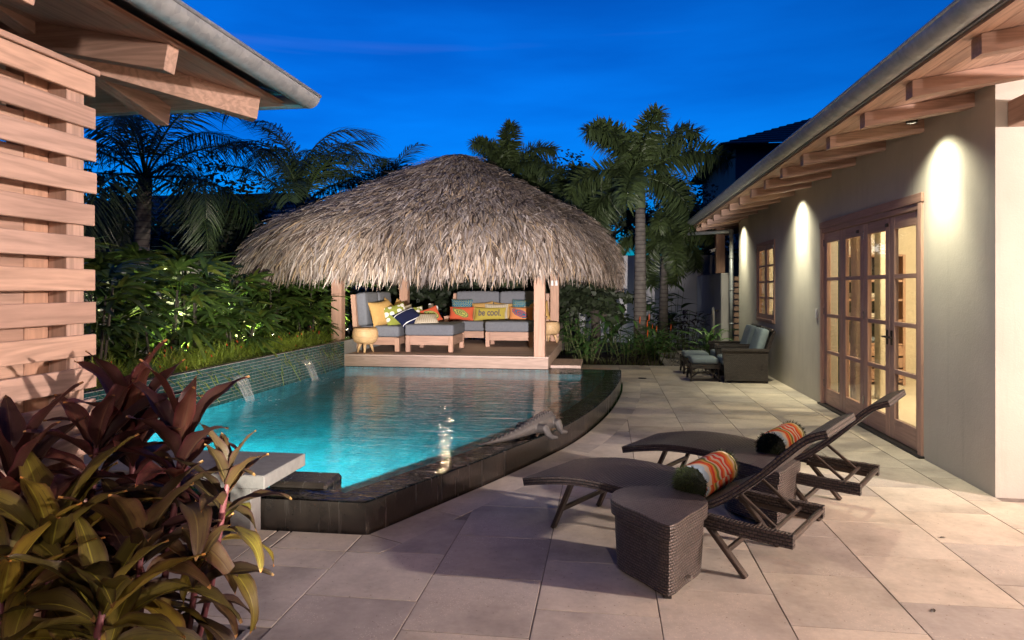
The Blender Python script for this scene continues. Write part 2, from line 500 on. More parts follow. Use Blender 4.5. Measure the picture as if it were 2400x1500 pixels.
# resin wicker, uv in metres
def wicker(name, c, sx, sy, flip=False):
    t = NT(name); v = t.coords('UV', (1, 1, 1), (0, 0, R(90) if flip else 0))
    br = t.n('TexBrick'); br.offset = 0.5; br.squash = 1.0
    for k, val in (('Scale', 1.0), ('Brick Width', sx), ('Row Height', sy), ('Mortar Size', min(sx, sy)*0.22), ('Mortar Smooth', 0.9)): br.inputs[k].default_value = val
    br.inputs['Color1'].default_value = tuple(x*.75 for x in c) + (1,); br.inputs['Color2'].default_value = tuple(x*1.3 for x in c) + (1,)
    br.inputs['Mortar'].default_value = tuple(x*.12 for x in c) + (1,)
    t.link(v, br.inputs['Vector'])
    # each strand is domed between its dips
    sep = t.n('SeparateXYZ'); t.link(v, sep.inputs[0])
    dome = t.math('ABSOLUTE', t.math('SINE', t.math('MULTIPLY', sep.outputs['Y'], math.pi/sy)))
    h = t.math('MULTIPLY', t.math('SUBTRACT', 1.0, br.outputs['Fac']), t.math('POWER', dome, 0.6))
    t.set(br.outputs['Color'], 0.36, 0, 0.5)
    t.bump(h, 1.0, 0.009)
    M[name] = t.m
wicker('wicker', (0.066, 0.050, 0.044), 0.028, 0.018)
wicker('wicker_table', (0.100, 0.077, 0.068), 0.023, 0.015)
wicker('wicker_chair', (0.055, 0.043, 0.038), 0.034, 0.017)
# foliage
def leafmat(name, a, b, rough=0.42, trans=0.25, spec=0.5, usecol=False):
    t = NT(name); oi = t.n('ObjectInfo')
    v = t.jitter(t.coords('Object'), 20)
    f = t.noise(v, 6, 3)
    c = t.mix(t.ramp(oi.outputs['Random'], [(0, a), (1, b)]), t.ramp(f, [(0.3, a), (0.7, b)]), 0.5)
    if usecol:
        at = t.n('VertexColor'); at.layer_name = 'Col'
        c = t.mix(c, at.outputs['Color'], 1.0, 'MULTIPLY')
    t.set(c, rough, 0, spec)
    if trans > 0:
        tl = t.n('BsdfTranslucent'); t.link(c, tl.inputs['Color']); mx = t.n('MixShader'); mx.inputs[0].default_value = trans
        t.link(t.b.outputs[0], mx.inputs[1]); t.link(tl.outputs[0], mx.inputs[2]); t.link(mx.outputs[0], t.out.inputs['Surface'])
    M[name] = t.m
leafmat('palm_leaf', (0.045, 0.070, 0.026), (0.08, 0.115, 0.04), usecol=True)
leafmat('queen_leaf', (0.03, 0.050, 0.02), (0.05, 0.08, 0.03), usecol=True)
leafmat('fan_leaf', (0.030, 0.065, 0.015), (0.075, 0.12, 0.028), 0.36, 0.22, usecol=True)
leafmat('ginger_leaf', (0.04, 0.11, 0.025), (0.10, 0.20, 0.05), 0.45, 0.3)
leafmat('dark_leaf', (0.02, 0.032, 0.014), (0.035, 0.05, 0.02), 0.6, 0.2, usecol=True)
leafmat('purple_leaf', (0.03, 0.02, 0.022), (0.05, 0.025, 0.03), 0.5, 0.2)
leafmat('russelia', (0.17, 0.24, 0.03), (0.30, 0.36, 0.06), 0.55, 0.3, usecol=True)
plain('stem_green', (0.09, 0.11, 0.035), 0.6)
plain('red_flower', (0.6, 0.05, 0.02), 0.5)
plain('orange_flower', (0.75, 0.12, 0.02), 0.5)
plain('bark', (0.055, 0.045, 0.035), 0.9, 0, 0.3, 12, 0.5)
t = NT('palm_trunk'); v = t.coords('Object')
sep = t.n('SeparateXYZ'); t.link(v, sep.inputs[0])
ring = t.math('SINE', t.math('ADD', t.math('MULTIPLY', sep.outputs['Z'], 62), t.math('MULTIPLY', t.noise(v, 3, 2), 3)))
c = t.mix(t.ramp(t.noise(v, 7, 5), [(0.3, (0.08, 0.072, 0.062)), (0.7, (0.15, 0.135, 0.115))]), (0.06, 0.05, 0.045), t.math('GREATER_THAN', ring, 0.86))
t.set(c, 0.85, 0, 0.2); t.bump(ring, 0.35, 0.012); M['palm_trunk'] = t.m
plain('crownshaft', (0.085, 0.11, 0.055), 0.5, 0, 0.2, 5)
# cordyline leaves: uv.x across (0..1), uv.y along
def ti_leaf(name, mid, edge, tip):
    t = NT(name); v = t.coords('UV'); sep = t.n('SeparateXYZ'); t.link(v, sep.inputs[0])
    d = t.math('ABSOLUTE', t.math('SUBTRACT', sep.outputs['X'], 0.5))
    oi = t.n('ObjectInfo')
    stripes = t.noise(t.jitter(t.coords('UV', (16, 1.2, 1)), 30), 1.6, 4, 0.6)
    c = t.mix(mid, edge, t.math('MULTIPLY', stripes, 0.9))
    c = t.mix(c, tuple(x*.55 for x in edge), t.math('GREATER_THAN', stripes, 0.62))
    c = t.mix(c, edge, t.ramp(d, [(0.34, (0, 0, 0)), (0.48, (1, 1, 1))]))
    c = t.mix(c, tip, t.math('MULTIPLY', t.math('GREATER_THAN', sep.outputs['Y'], 0.965), 0.9))
    c = t.mix(c, t.ramp(oi.outputs['Random'], [(0, (0.45, 0.45, 0.5)), (0.6, (0.95, 0.95, 0.95)), (1, (1.5, 1.3, 1.0))]), 1.0, 'MULTIPLY')
    mid_ = t.math('LESS_THAN', d, 0.022)
    c = t.mix(c, tuple(min(1, x*1.7) for x in mid), t.math('MULTIPLY', mid_, 0.8))
    sp_ = t.noise(t.jitter(t.coords('UV', (7, 22, 1)), 40), 2.2, 4, 0.7)
    c = t.mix(c, (0.16, 0.09, 0.035), t.ramp(sp_, [(0.64, (0, 0, 0)), (0.72, (0.75, 0.75, 0.75))]))
    vein = t.math('SINE', t.math('MULTIPLY', t.math('SUBTRACT', t.math('MULTIPLY', d, 2.4), sep.outputs['Y']), 95))
    c = t.mix(c, (1.25, 1.2, 1.1), t.math('MULTIPLY', t.math('GREATER_THAN', vein, 0.7), 0.30), 'MULTIPLY')
    t.set(c, 0.45, 0, 0.4)
    t.bump(t.math('SUBTRACT', vein, t.math('MULTIPLY', mid_, 3.0)), 0.22, 0.004)
    tl = t.n('BsdfTranslucent'); t.link(c, tl.inputs['Color']); mx = t.n('MixShader'); mx.inputs[0].default_value = 0.3
    t.link(t.b.outputs[0], mx.inputs[1]); t.link(tl.outputs[0], mx.inputs[2]); t.link(mx.outputs[0], t.out.inputs['Surface'])
    M[name] = t.m
ti_leaf('ti_maroon', (0.046, 0.024, 0.014), (0.060, 0.013, 0.017), (0.30, 0.15, 0.06))
ti_leaf('ti_olive', (0.17, 0.15, 0.020), (0.070, 0.040, 0.017), (0.36, 0.17, 0.05))
ti_leaf('ti_brown', (0.075, 0.055, 0.018), (0.046, 0.018, 0.015), (0.36, 0.20, 0.07))
plain('ti_stem', (0.10, 0.025, 0.03), 0.6)
# thatch
t = NT('thatch'); at = t.n('VertexColor'); at.layer_name = 'Col'
t.set(at.outputs['Color'], 0.75, 0, 0.3)
tl = t.n('BsdfTranslucent'); t.link(at.outputs['Color'], tl.inputs['Color']); mx = t.n('MixShader'); mx.inputs[0].default_value = 0.15
t.link(t.b.outputs[0], mx.inputs[1]); t.link(tl.outputs[0], mx.inputs[2]); t.link(mx.outputs[0], t.out.inputs['Surface'])
M['thatch'] = t.m
plain('thatch_lining', (0.10, 0.075, 0.05), 0.95, 0, 0.3, 30)
def emit(name, c, s):
    t = NT(name); t.t.nodes.remove(t.b); e = t.n('Emission'); e.inputs['Color'].default_value = c + (1,); e.inputs['Strength'].default_value = s
    t.link(e.outputs[0], t.out.inputs['Surface']); M[name] = t.m
emit('lamp_bulb', (1.0, 0.80, 0.48), 60); emit('lamp_warm', (1.0, 0.86, 0.58), 12); emit('lamp_white', (0.9, 1.0, 1.0), 25)
def lamp(kind, name, parent, loc, energy, color, target=None, size=0.05, angle=None, blend=0.3, world=True):
    d = bpy.data.lights.new(name, kind); d.energy = energy; d.color = color
    if kind in ('POINT', 'SPOT'): d.shadow_soft_size = size
    if kind == 'SPOT': d.spot_size = angle; d.spot_blend = blend
    o = bpy.data.objects.new(name, d); COL.objects.link(o); o.parent = parent
    l = Vector(loc) - (parent.location if parent is not None and world else Vector((0,0,0)))
    o.location = l
    if target is not None:
        o.rotation_euler = (Vector(target) - Vector(loc)).to_track_quat('-Z', 'Y').to_euler()
    return o
# ================================================================== GROUND, PATIO, POOL
g = MB()
X0, X1, Y0, Y1 = -4.6, 0.3, 4.12, 11.6
B = 400
for (a, b, c, d) in ((-B, -B, B, Y0), (-B, Y1, B, B), (-B, Y0, X0, Y1), (X1, Y0, B, Y1)):
    g.poly([(a,b,-.06),(c,b,-.06),(c,d,-.06),(a,d,-.06)])
tag(g.build('ground', M['soil']), kind='structure')

# outer edge of the pool rim (plan), from the stone bench round to the deck
arc = [tuple(p) for p in catmull([(-1.502,4.14,0),(-1.24,4.70,0),(-.79,5.706,0),(-.32,6.95,0),(.01,8.50,0),(.20,10.10,0),(.25,11.36,0)], 8)]
arc = [(p[0], p[1]) for p in arc]
def offset(poly, d):
    out = []
    for i, p in enumerate(poly):
        a = Vector(poly[max(i-1,0)]); b = Vector(poly[min(i+1,len(poly)-1)])
        t = (b-a).normalized(); n = Vector((t.y, -t.x))
        out.append((p[0]+n.x*d, p[1]+n.y*d))
    return out
inner = offset(arc, -.26)
rim_out = [(-2.30,4.14)] + arc
rim_in = [(-2.30,4.37)] + [(inner[0][0]-.06, 4.37)] + inner[1:]
WATER = 0.20
pool = thing('swimming_pool', 'raised dark stone pool with a curved overflowing edge and turquoise mosaic floor', 'pool', (-2.0, 7.5, 0))
m = MB()
for i in range(len(rim_out)-1):
    (ax, ay), (bx, by) = rim_out[i], rim_out[i+1]; (cx, cy), (dx, dy) = rim_in[i+1], rim_in[i]
    zt = WATER - .008
    m.poly([(ax,ay,zt),(bx,by,zt),(cx,cy,zt),(dx,dy,zt)])
    m.poly([(ax,ay,-.05),(bx,by,-.05),(bx,by,zt),(ax,ay,zt)])
    m.poly([(dx,dy,zt),(cx,cy,zt),(cx,cy,-.35),(dx,dy,-.35)])
m.poly([(-2.30,4.37,WATER-.008),(-2.30,4.14,WATER-.008),(-2.30,4.14,-.05),(-2.30,4.37,-.05)])
m.build('rim', M['pool_stone'], pool, world=True)
# far rim behind the arc and the low kerb to the deck
m = MB(); m.box((-.94,11.30,-.35),(.25,11.46,WATER-.008), .01); m.build('far_kerb', M['pool_stone'], pool, world=True)
# left near rim, under the bench
m = MB(); m.box((-4.55,4.14,-.35),(-2.302,4.37,WATER-.006), .01); m.build('near_kerb', M['pool_stone'], pool, world=True)
m = MB(); m.box((-2.28,4.372,-.3),(-1.86,4.66,WATER+.035), .02); m.build('spill_block', M['pool_stone'], pool, world=True)
m = MB()
bot = [(-4.45,4.36),(rim_in[1][0],4.36)] + rim_in[2:] + [(0,11.31),(-4.45,11.31)]
zf = -0.95
m.poly([(x,y,zf) for x, y in bot])
for i in range(len(bot)):
    a, b = bot[i], bot[(i+1)%len(bot)]
    m.poly([(b[0],b[1],zf),(a[0],a[1],zf),(a[0],a[1],.12),(b[0],b[1],.12)])
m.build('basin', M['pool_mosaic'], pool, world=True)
# underwater shelf step along the curved edge
m = MB(); sh = offset(arc, -.62)
for i in range(len(arc)-1):
    a, b, c, d = inner[i], inner[i+1], sh[i+1], sh[i]
    m.poly([(a[0],a[1],-.15),(b[0],b[1],-.15),(c[0],c[1],-.15),(d[0],d[1],-.15)]); m.poly([(d[0],d[1],-.15),(c[0],c[1],-.15),(c[0],c[1],zf),(d[0],d[1],zf)])
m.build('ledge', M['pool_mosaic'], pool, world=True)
# water sheet reaches over the rim: it spills
m = MB()
wp = [(-4.60,4.25),(-2.29,4.25),(-2.29,4.150)] + offset(arc, -.012) + [(.235,11.40),(-4.60,11.40)]
m.poly([(x,y,WATER) for x, y in wp])
zb = zf-.06
nb0 = len(wp); bi = [(x,y) for x, y in wp]
m.poly([(x,y,zb) for x, y in wp][::-1])
for i in range(nb0):
    a, b = wp[i], wp[(i+1)%nb0]; m.poly([(a[0],a[1],zb),(b[0],b[1],zb),(b[0],b[1],WATER),(a[0],a[1],WATER)])
tag(m.build('pool_water', M['water']), 'clear turquoise water filling the curved pool, softly rippled', None, None, 'structure')
# the underwater lamps on the near wall
for k, (px_, py_, tx, ty, en) in enumerate(((-3.75, 4.42, -3.2, 8.5, 900), (-2.75, 4.42, -1.8, 8.5, 1100))):
    lp = thing('pool_lamp', ['round underwater lamp glowing behind the red leaved plants', 'round underwater lamp glowing just under the stone bench end'][k], 'lamp', (px_, py_, -.25), 0, 'underwater pool lamps')
    m = MB(); m.tube([(0,-.04,0),(0,.015,0)], .12, 16); m.build('ring', M['steel'], lp)
    m = MB(); m.tube([(0,.012,0),(0,.025,0)], .10, 16); m.build('lens', M['lamp_white'], lp)
    lamp('SPOT', 'pool_light', lp, (px_, py_+.06, -.25), en, (0.62, 0.97, 1.0), (tx, ty, -.9), .09, R(165), .5)
# ---- patio
patio_edge = offset(arc, .02)
base = MB()
ZB = -.004
base.poly([(x,y,ZB) for x, y in ([(-2.30,4.10)] + patio_edge + [(.27,11.46),(-.95,11.47),(-.95,13.9),(2.9,13.9),(2.9,5.5),(8.5,5.5),(8.5,-4),(-1.6,-4),(-1.6,2.93),(-2.9,2.93),(-2.9,4.10)])])
patio = base.build('patio', M['grout'])
tag(patio, 'pale limestone patio of square staggered slabs beside the pool', None, None, 'structure')
def clip(poly, p, n):
    """keep the side n points to"""
    out = []
    for i in range(len(poly)):
        a, b = Vector(poly[i]), Vector(poly[(i+1)%len(poly)])
        da, db = (a-p).dot(n), (b-p).dot(n)
        if da >= 0: out.append((a.x,a.y))
        if (da >= 0) != (db >= 0):
            q = a + (b-a)*(da/(da-db)); out.append((q.x,q.y))
    return out
border_in = offset(arc, .03); border_out = offset(arc, .30)
bo = [Vector(p) for p in [(-2.9,3.84),(-1.31,3.84)] + border_out]
def outside_pool(poly):
    """the pieces of a slab that lie outside the (convex) border line"""
    if min(p[1] for p in poly) > 11.36: return [poly]
    out = []; rem = poly
    edges = [(bo[i], bo[i+1]) for i in range(len(bo)-1)]
    for a, b in edges:
        d = (b-a).normalized(); n = Vector((d.y,-d.x))
        piece = clip(rem, a, n)
        if len(piece) >= 3 and area(piece) > 1e-4: out.append(piece)
        rem = clip(rem, a, -n)
        if len(rem) < 3 or area(rem) < 1e-5: break
    return out
def area(p): return abs(sum(p[i][0]*p[(i+1)%len(p)][1]-p[(i+1)%len(p)][0]*p[i][1] for i in range(len(p))))/2
def slab(poly, z0, z1, ch=.001):
    c = Vector((sum(p[0] for p in poly)/len(poly), sum(p[1] for p in poly)/len(poly)))
    s = MB(); n = len(poly)
    P = []
    for p in poly:
        d = c - Vector(p); d = d.normalized()*ch*1.3 if d.length > .02 else d*0
        P.append((p[0]+d.x, p[1]+d.y))
    vs = [(x-c.x,y-c.y,z0) for x,y in poly] + [(x-c.x,y-c.y,z1-ch) for x,y in poly] + [(x-c.x,y-c.y,z1) for x,y in P]
    fs = [tuple(2*n+i for i in range(n))]
    for i in range(n):
        k = (i+1)%n
        fs.append((i,k,n+k,n+i)); fs.append((n+i,n+k,2*n+k,2*n+i))
    s.faces(vs, fs)
    return s, c
GJ = .0035
for ci in range(-2, 12):
    xa = -1.513 + .5885*ci; xb = xa + .5885
    for rj in range(-2, 20):
        ya = (3.28 if ci % 2 == 0 else 3.0) + .598*rj; yb = ya + .598
        if ya > 13.88 or xa > 5.0: continue
        poly = [(xa+GJ,ya+GJ),(xb-GJ,ya+GJ),(xb-GJ,yb-GJ),(xa+GJ,yb-GJ)]
        poly = [(x+rnd(-.002,.002), y+rnd(-.002,.002)) for x, y in poly]
        if yb > 13.9: poly = clip(poly, Vector((0,13.895)), Vector((0,-1)))
        if ya > 5.2:
            if xa > 2.7: continue
            if xb > 2.852: poly = clip(poly, Vector((2.852,0)), Vector((-1,0)))
        elif yb > 5.49 and xb > 2.85:
            poly = clip(poly, Vector((0,5.49)), Vector((0,-1))) if xa > 2.5 else clip(poly, Vector((2.852,0)), Vector((-1,0)))
        if xa < -1.6:
            poly = clip(poly, Vector((0,2.94)), Vector((0,1)))
        if not poly or len(poly) < 3: continue
        c = Vector((sum(p[0] for p in poly)/len(poly), sum(p[1] for p in poly)/len(poly)))
        pieces = outside_pool(poly)
        if sum(area(p) for p in pieces) > area(poly)*.999: pieces = [poly]
        if pieces == [poly] and c.x < .3 and 11.3 < c.y < 11.6: pieces = [clip(poly, Vector((0,11.48)), Vector((0,1)))]
        if c.x < -.75 and c.y > 11.4: pieces = [clip(p, Vector((-.93,0)), Vector((1,0))) for p in pieces]
        pieces = [p for p in pieces if len(p) >= 3 and area(p) > .0005]
        if not pieces or sum(area(p) for p in pieces) < .012: continue
        z = rnd(-.0003, .0003); s = MB(); c0 = None
        for p in pieces:
            q, cc = slab(p, ZB-.01, z)
            if c0 is None: c0 = cc
            s.faces([(v_[0]+cc.x-c0.x, v_[1]+cc.y-c0.y, v_[2]) for v_ in q.v], q.f)
        o = s.build('paver', M['paver'], patio); o.location = (c0.x, c0.y, 0)
# curved border course
pos = [Vector(p) for p in border_in]; pout = [Vector(p) for p in border_out]
# straight front run first
run = [(-2.55,-2.08),(-2.07,-1.99),(-1.98,-1.515)]
for a, b in run:
    s, c = slab([(a+GJ,3.85),(b-GJ,3.85),(b-GJ,4.115),(a+GJ,4.115)], ZB-.01, .0005)
    o = s.build('border_paver', M['paver'], patio); o.location = (c.x,c.y,0)
s, c = slab([(-1.508,3.85),(-1.318,3.85),(border_out[0][0],border_out[0][1]),(border_in[0][0],border_in[0][1]),(-1.508,4.115)], ZB-.01, .0004)
o = s.build('border_paver', M['paver'], patio); o.location = (c.x,c.y,0)
L_ = [0]
for i in range(1,len(pos)): L_.append(L_[-1] + (pos[i]-pos[i-1]).length)
def at(s, P):
    for i in range(1,len(L_)):
        if L_[i] >= s:
            t = (s-L_[i-1])/(L_[i]-L_[i-1]); return P[i-1].lerp(P[i], t)
    return P[-1]
s0 = .012
while s0 < L_[-1]-.02:
    ln = random.choice((.34,.45,.58)); s1 = min(s0+ln, L_[-1])
    a, b = at(s0+.004, pos), at(s1-.004, pos); c_, d_ = at(s1-.004, pout), at(s0+.004, pout)
    s, c = slab([a[:],d_[:],c_[:],b[:]], ZB-.01, rnd(-.0003,.0003))
    o = s.build('border_paver', M['paver'], patio); o.location = (c.x,c.y,0)
    s0 = s1
# round drain in the patio
dr = thing('patio_drain', 'small round dark drain cover set in the far patio slabs', 'drain', (.62, 11.9, 0))
m = MB(); m.tube([(0,0,.001),(0,0,.008)], .07, 20); m.build('cover', M['black_metal'], dr)

# ---- planting bed for the red leaved plants, near the screen
m = MB(); m.box((-1.62,-1,-.05),(-1.585,2.93,.004),.004); m.box((-2.9,2.90,-.05),(-1.585,2.935,.004),.004)
o = m.build('planting_bed', M['stone_slab']); tag(o, 'thin stone edging round the dark bed of the red leaved plants', 'edging')

# ---- stone bench over the near pool edge
b = thing('stone_bench', 'smooth grey stone slab bench over the near pool edge', 'bench', (-2.8, 4.2, 0))
m = MB(); m.box((-3.9,3.93,.315),(-2.07,4.51,.40),.006); m.build('seat', M['stone_slab'], b, world=True)
m = MB(); m.box((-2.33,3.99,0),(-2.19,4.115,.303),.004); m.build('leg', M['stone_slab'], b, world=True)
m = MB(); m.box((-3.85,3.99,0),(-3.7,4.115,.303),.004); m.build('leg', M['stone_slab'], b, world=True)

# ================================================================== TILED PLANTER WALL
pw = thing('planter_wall', 'low planter wall faced with small dark green mosaic tiles along the pool', 'wall', (-4.5, 8, 0))
WX, WT = -4.45, .655
m = MB(); m.box((WX-.30,4.4,-.3),(WX-.004,15.0,WT-.012)); m.build('core', M['tile_grout'], pw, world=True)
m = MB(); m.box((WX-.31,4.4,WT-.012),(WX+.004,15.0,WT+.004),.003); m.build('coping', M['pool_stone'], pw, world=True)
TP = .0405
tile = MB(); tile.box((-.006,-.0178,-.0178),(.003,.0178,.0178),.0025); tile_me = mesh_only(tile, 'tile', M['wall_tile'])
rest = MB(); cnt = 0
for cj in range(int((11.22-4.45)/TP)):
    y = 4.45 + TP*(cj+.5)
    for rj in range(12):
        z = WT - .016 - TP*(rj+.5)
        if y > 5.05 and cnt < 300 and z > .19:
            inst(tile_me, 'tile', pw, (WX-pw.location.x, y-pw.location.y, z)); cnt += 1
        elif z > .1:
            rest.box((WX-.006,y-.0178,z-.0178),(WX+.003,y+.0178,z+.0178))
tag(rest.build('tile_field', M['wall_tile'], pw, world=True), kind='stuff')
# waterspouts
for k, (yc, lab) in enumerate(((5.9, 'waterspout nearest the slatted screen, half hidden by red leaves'), (7.69, 'middle waterspout pouring a glassy sheet from the tiled wall'), (9.54, 'farthest waterspout, pouring from the tiled wall beside the gazebo'))):
    sp = thing('waterspout', lab, 'waterspout', (WX, yc, .49), 0, 'waterspouts along the tiled wall')
    m = MB(); m.box((-.02,-.15,-.012),(.035,.15,.0),.003); m.build('lip', M['steel'], sp)
    m = MB(); rows = []
    for i in range(11):
        t_ = i/10; x = .02 + .21*t_; z = .004 - .30*t_*t_; w = .148*(1-.28*t_)
        rows.append([(x + .006*math.sin(j*1.7+i*.6), -w + 2*w*j/14, z) for j in range(15)])
    m.loft(rows, False, False); m.build('water_sheet', M['falling_water'], sp, smooth=True)
    m = MB()
    for q in range(46):
        a = rnd(0,6.28); r = abs(random.gauss(0,.22)); x = .26+r*math.cos(a)*1.0; y = r*math.sin(a)*1.3
        s_ = rnd(.006,.02)
        if x > .02: m.poly([(x+s_*math.cos(b_)*rnd(.6,1.6), y+s_*math.sin(b_)*rnd(.6,1.4), -.29+.003) for b_ in (0,1.05,2.1,3.14,4.2,5.2)])
    tag(m.build('splash_foam', M['white_plastic'], sp), kind='stuff')

# ================================================================== HOUSE (right)
house = thing('villa', 'single storey villa with stucco wall, timber eaves and folding glass doors', 'house', (2.86, 9.5, 0))
hx = 2.86; T_ = .2
def hb(name, mat, *boxes, ch=0.0, parent=house):
    mm = MB()
    for lo, hi in boxes: mm.box(lo, hi, ch)
    return mm.build(name, M[mat], parent, world=(parent is house))
DY0, DY1, DZ = 6.655, 9.625, 2.41
WY0, WY1, WZ0, WZ1 = 12.14, 13.53, .94, 2.385
hb('wall', 'stucco', ((hx,5.5,-.05),(hx+T_,DY0,3.2)), ((hx,DY0,DZ),(hx+T_,DY1,3.2)), ((hx,DY1,-.05),(hx+T_,WY0,3.2)), ((hx,WY0,-.05),(hx+T_,WY1,WZ0)), ((hx,WY0,WZ1),(hx+T_,WY1,3.2)), ((hx,WY1,-.05),(hx+T_,15.34,3.2)))
hb('return_wall', 'stucco', ((hx+T_,5.5,-.05),(8.7,5.7,4.0)))
hb('porch_wall', 'stucco', ((8.5,-4,-.05),(8.7,5.498,4.0)))
hb('end_wall', 'stucco', ((hx+T_,15.14,-.05),(8.0,15.34,3.6)))
def roofz(x): return 2.955 + .16*(x-2.05)
# rafters
for k in range(-8, 20):
    y = 4.13 + .855*k
    if y > 20.8: continue
    mm = MB(); w = .055
    pts = [(2.05, roofz(2.05)-.115), (2.05, roofz(2.05)-.004), (7.5, roofz(7.5)-.004), (7.5, roofz(7.5)-.115)]
    mm.poly([(x,y-w,z) for x, z in pts]); mm.poly([(x,y+w,z) for x, z in pts][::-1])
    for i in range(4):
        a, b_ = pts[i], pts[(i+1)%4]
        mm.poly([(a[0],y-w,a[1]),(a[0],y+w,a[1]),(b_[0],y+w,b_[1]),(b_[0],y-w,b_[1])])
    mm.build('rafter', M['cedar_x'], house, world=True)
# soffit boards
for k in range(9):
    x0 = 1.965 + k*.135; x1 = x0 + .131
    mm = MB(); z0, z1 = roofz(x0), roofz(x1)
    vs = [(x0,-4,z0),(x1,-4,z1),(x1,21,z1),(x0,21,z0)]
    mm.poly(vs[::-1]); mm.poly([(x,y,z+.02) for x,y,z in vs]); mm.poly([vs[0],(x0,-4,z0+.02),(x0,21,z0+.02),vs[3]]); mm.poly([vs[1],vs[2],(x1,21,z1+.02),(x1,-4,z1+.02)])
    mm.build('soffit_board', M['cedar_y'], house, world=True)
mm = MB(); xe = 1.965+9*.135
mm.poly([(xe,-4,roofz(xe)),(xe,21,roofz(xe)),(8.8,21,roofz(8.8)),(8.8,-4,roofz(8.8))]); mm.build('ceiling_lining', M['cedar_y'], house, world=True)
mm = MB()
for z in (.022, .07): mm.poly([(1.94,-4,roofz(1.94)+z),(1.94,21,roofz(1.94)+z),(8.8,21,roofz(8.8)+z),(8.8,-4,roofz(8.8)+z)])
mm.poly([(1.94,-4,roofz(1.94)+.022),(1.94,21,roofz(1.94)+.022),(1.94,21,roofz(1.94)+.07),(1.94,-4,roofz(1.94)+.07)])
mm.poly([(8.8,21,roofz(8.8)+.022),(1.94,21,roofz(1.94)+.022),(1.94,21,roofz(1.94)+.07),(8.8,21,roofz(8.8)+.07)])
mm.build('roof', M['roof_metal'], house, world=True)
hb('porch_beam', 'cedar_y', ((2.94,-4,2.74),(3.10,5.495,2.93)), ch=.006)
# half round gutter
def gutter(path_a, path_b, out, r, name, parent):
    """half-round trough between a and b; out = unit vector away from the roof"""
    a, b_, o_ = Vector(path_a), Vector(path_b), Vector(out); mm = MB(); up = Vector((0,0,1)); n = 14
    for rr, flip in ((r, 0), (r-.006, 1)):
        ring = [o_*(rr*math.cos(t_)) + up*(rr*math.sin(t_)) for t_ in [math.pi*(1+k/n) for k in range(n+1)]]
        steps = max(2, int((b_-a).length/.6)); rows = [[tuple(a.lerp(b_, i/steps)+q) for q in ring] for i in range(steps+1)]
        mm.loft(rows, False, False)
    d = (b_-a).normalized()
    mm.tube([tuple(a+o_*r), tuple(b_+o_*r)], .011, 8); mm.tube([tuple(a-o_*r), tuple(b_-o_*r)], .007, 6)
    for e, s_ in ((a, -1), (b_, 1)):
        ring = [tuple(e + o_*(r*math.cos(t_)) + up*(r*math.sin(t_))) for t_ in [math.pi*(1+k/n) for k in range(n+1)]]
        mm.poly(ring if s_ > 0 else ring[::-1])
    return mm.build(name, M['galvanised'], parent, smooth=True, world=True)
gutter((1.895,-3.9,3.045), (1.895,20.9,3.045), (-1,0,0), .085, 'gutter', house)
# downspout
mm = MB()
mm.tube([(1.93,16.2,2.96),(1.93,16.2,2.80)], .042, 12); mm.tube([(1.89,16.2,2.80),(2.74,15.62,2.80)], .042, 12)
mm.tube([(2.745,15.60,2.84),(2.745,15.60,.0)], .045, 12)
for z in (.75, 1.5, 2.2): mm.tube([(2.745,15.60,z),(2.745,15.60,z+.03)], .05, 12)
mm.build('downspout', M['galvanised'], house, smooth=True, world=True)
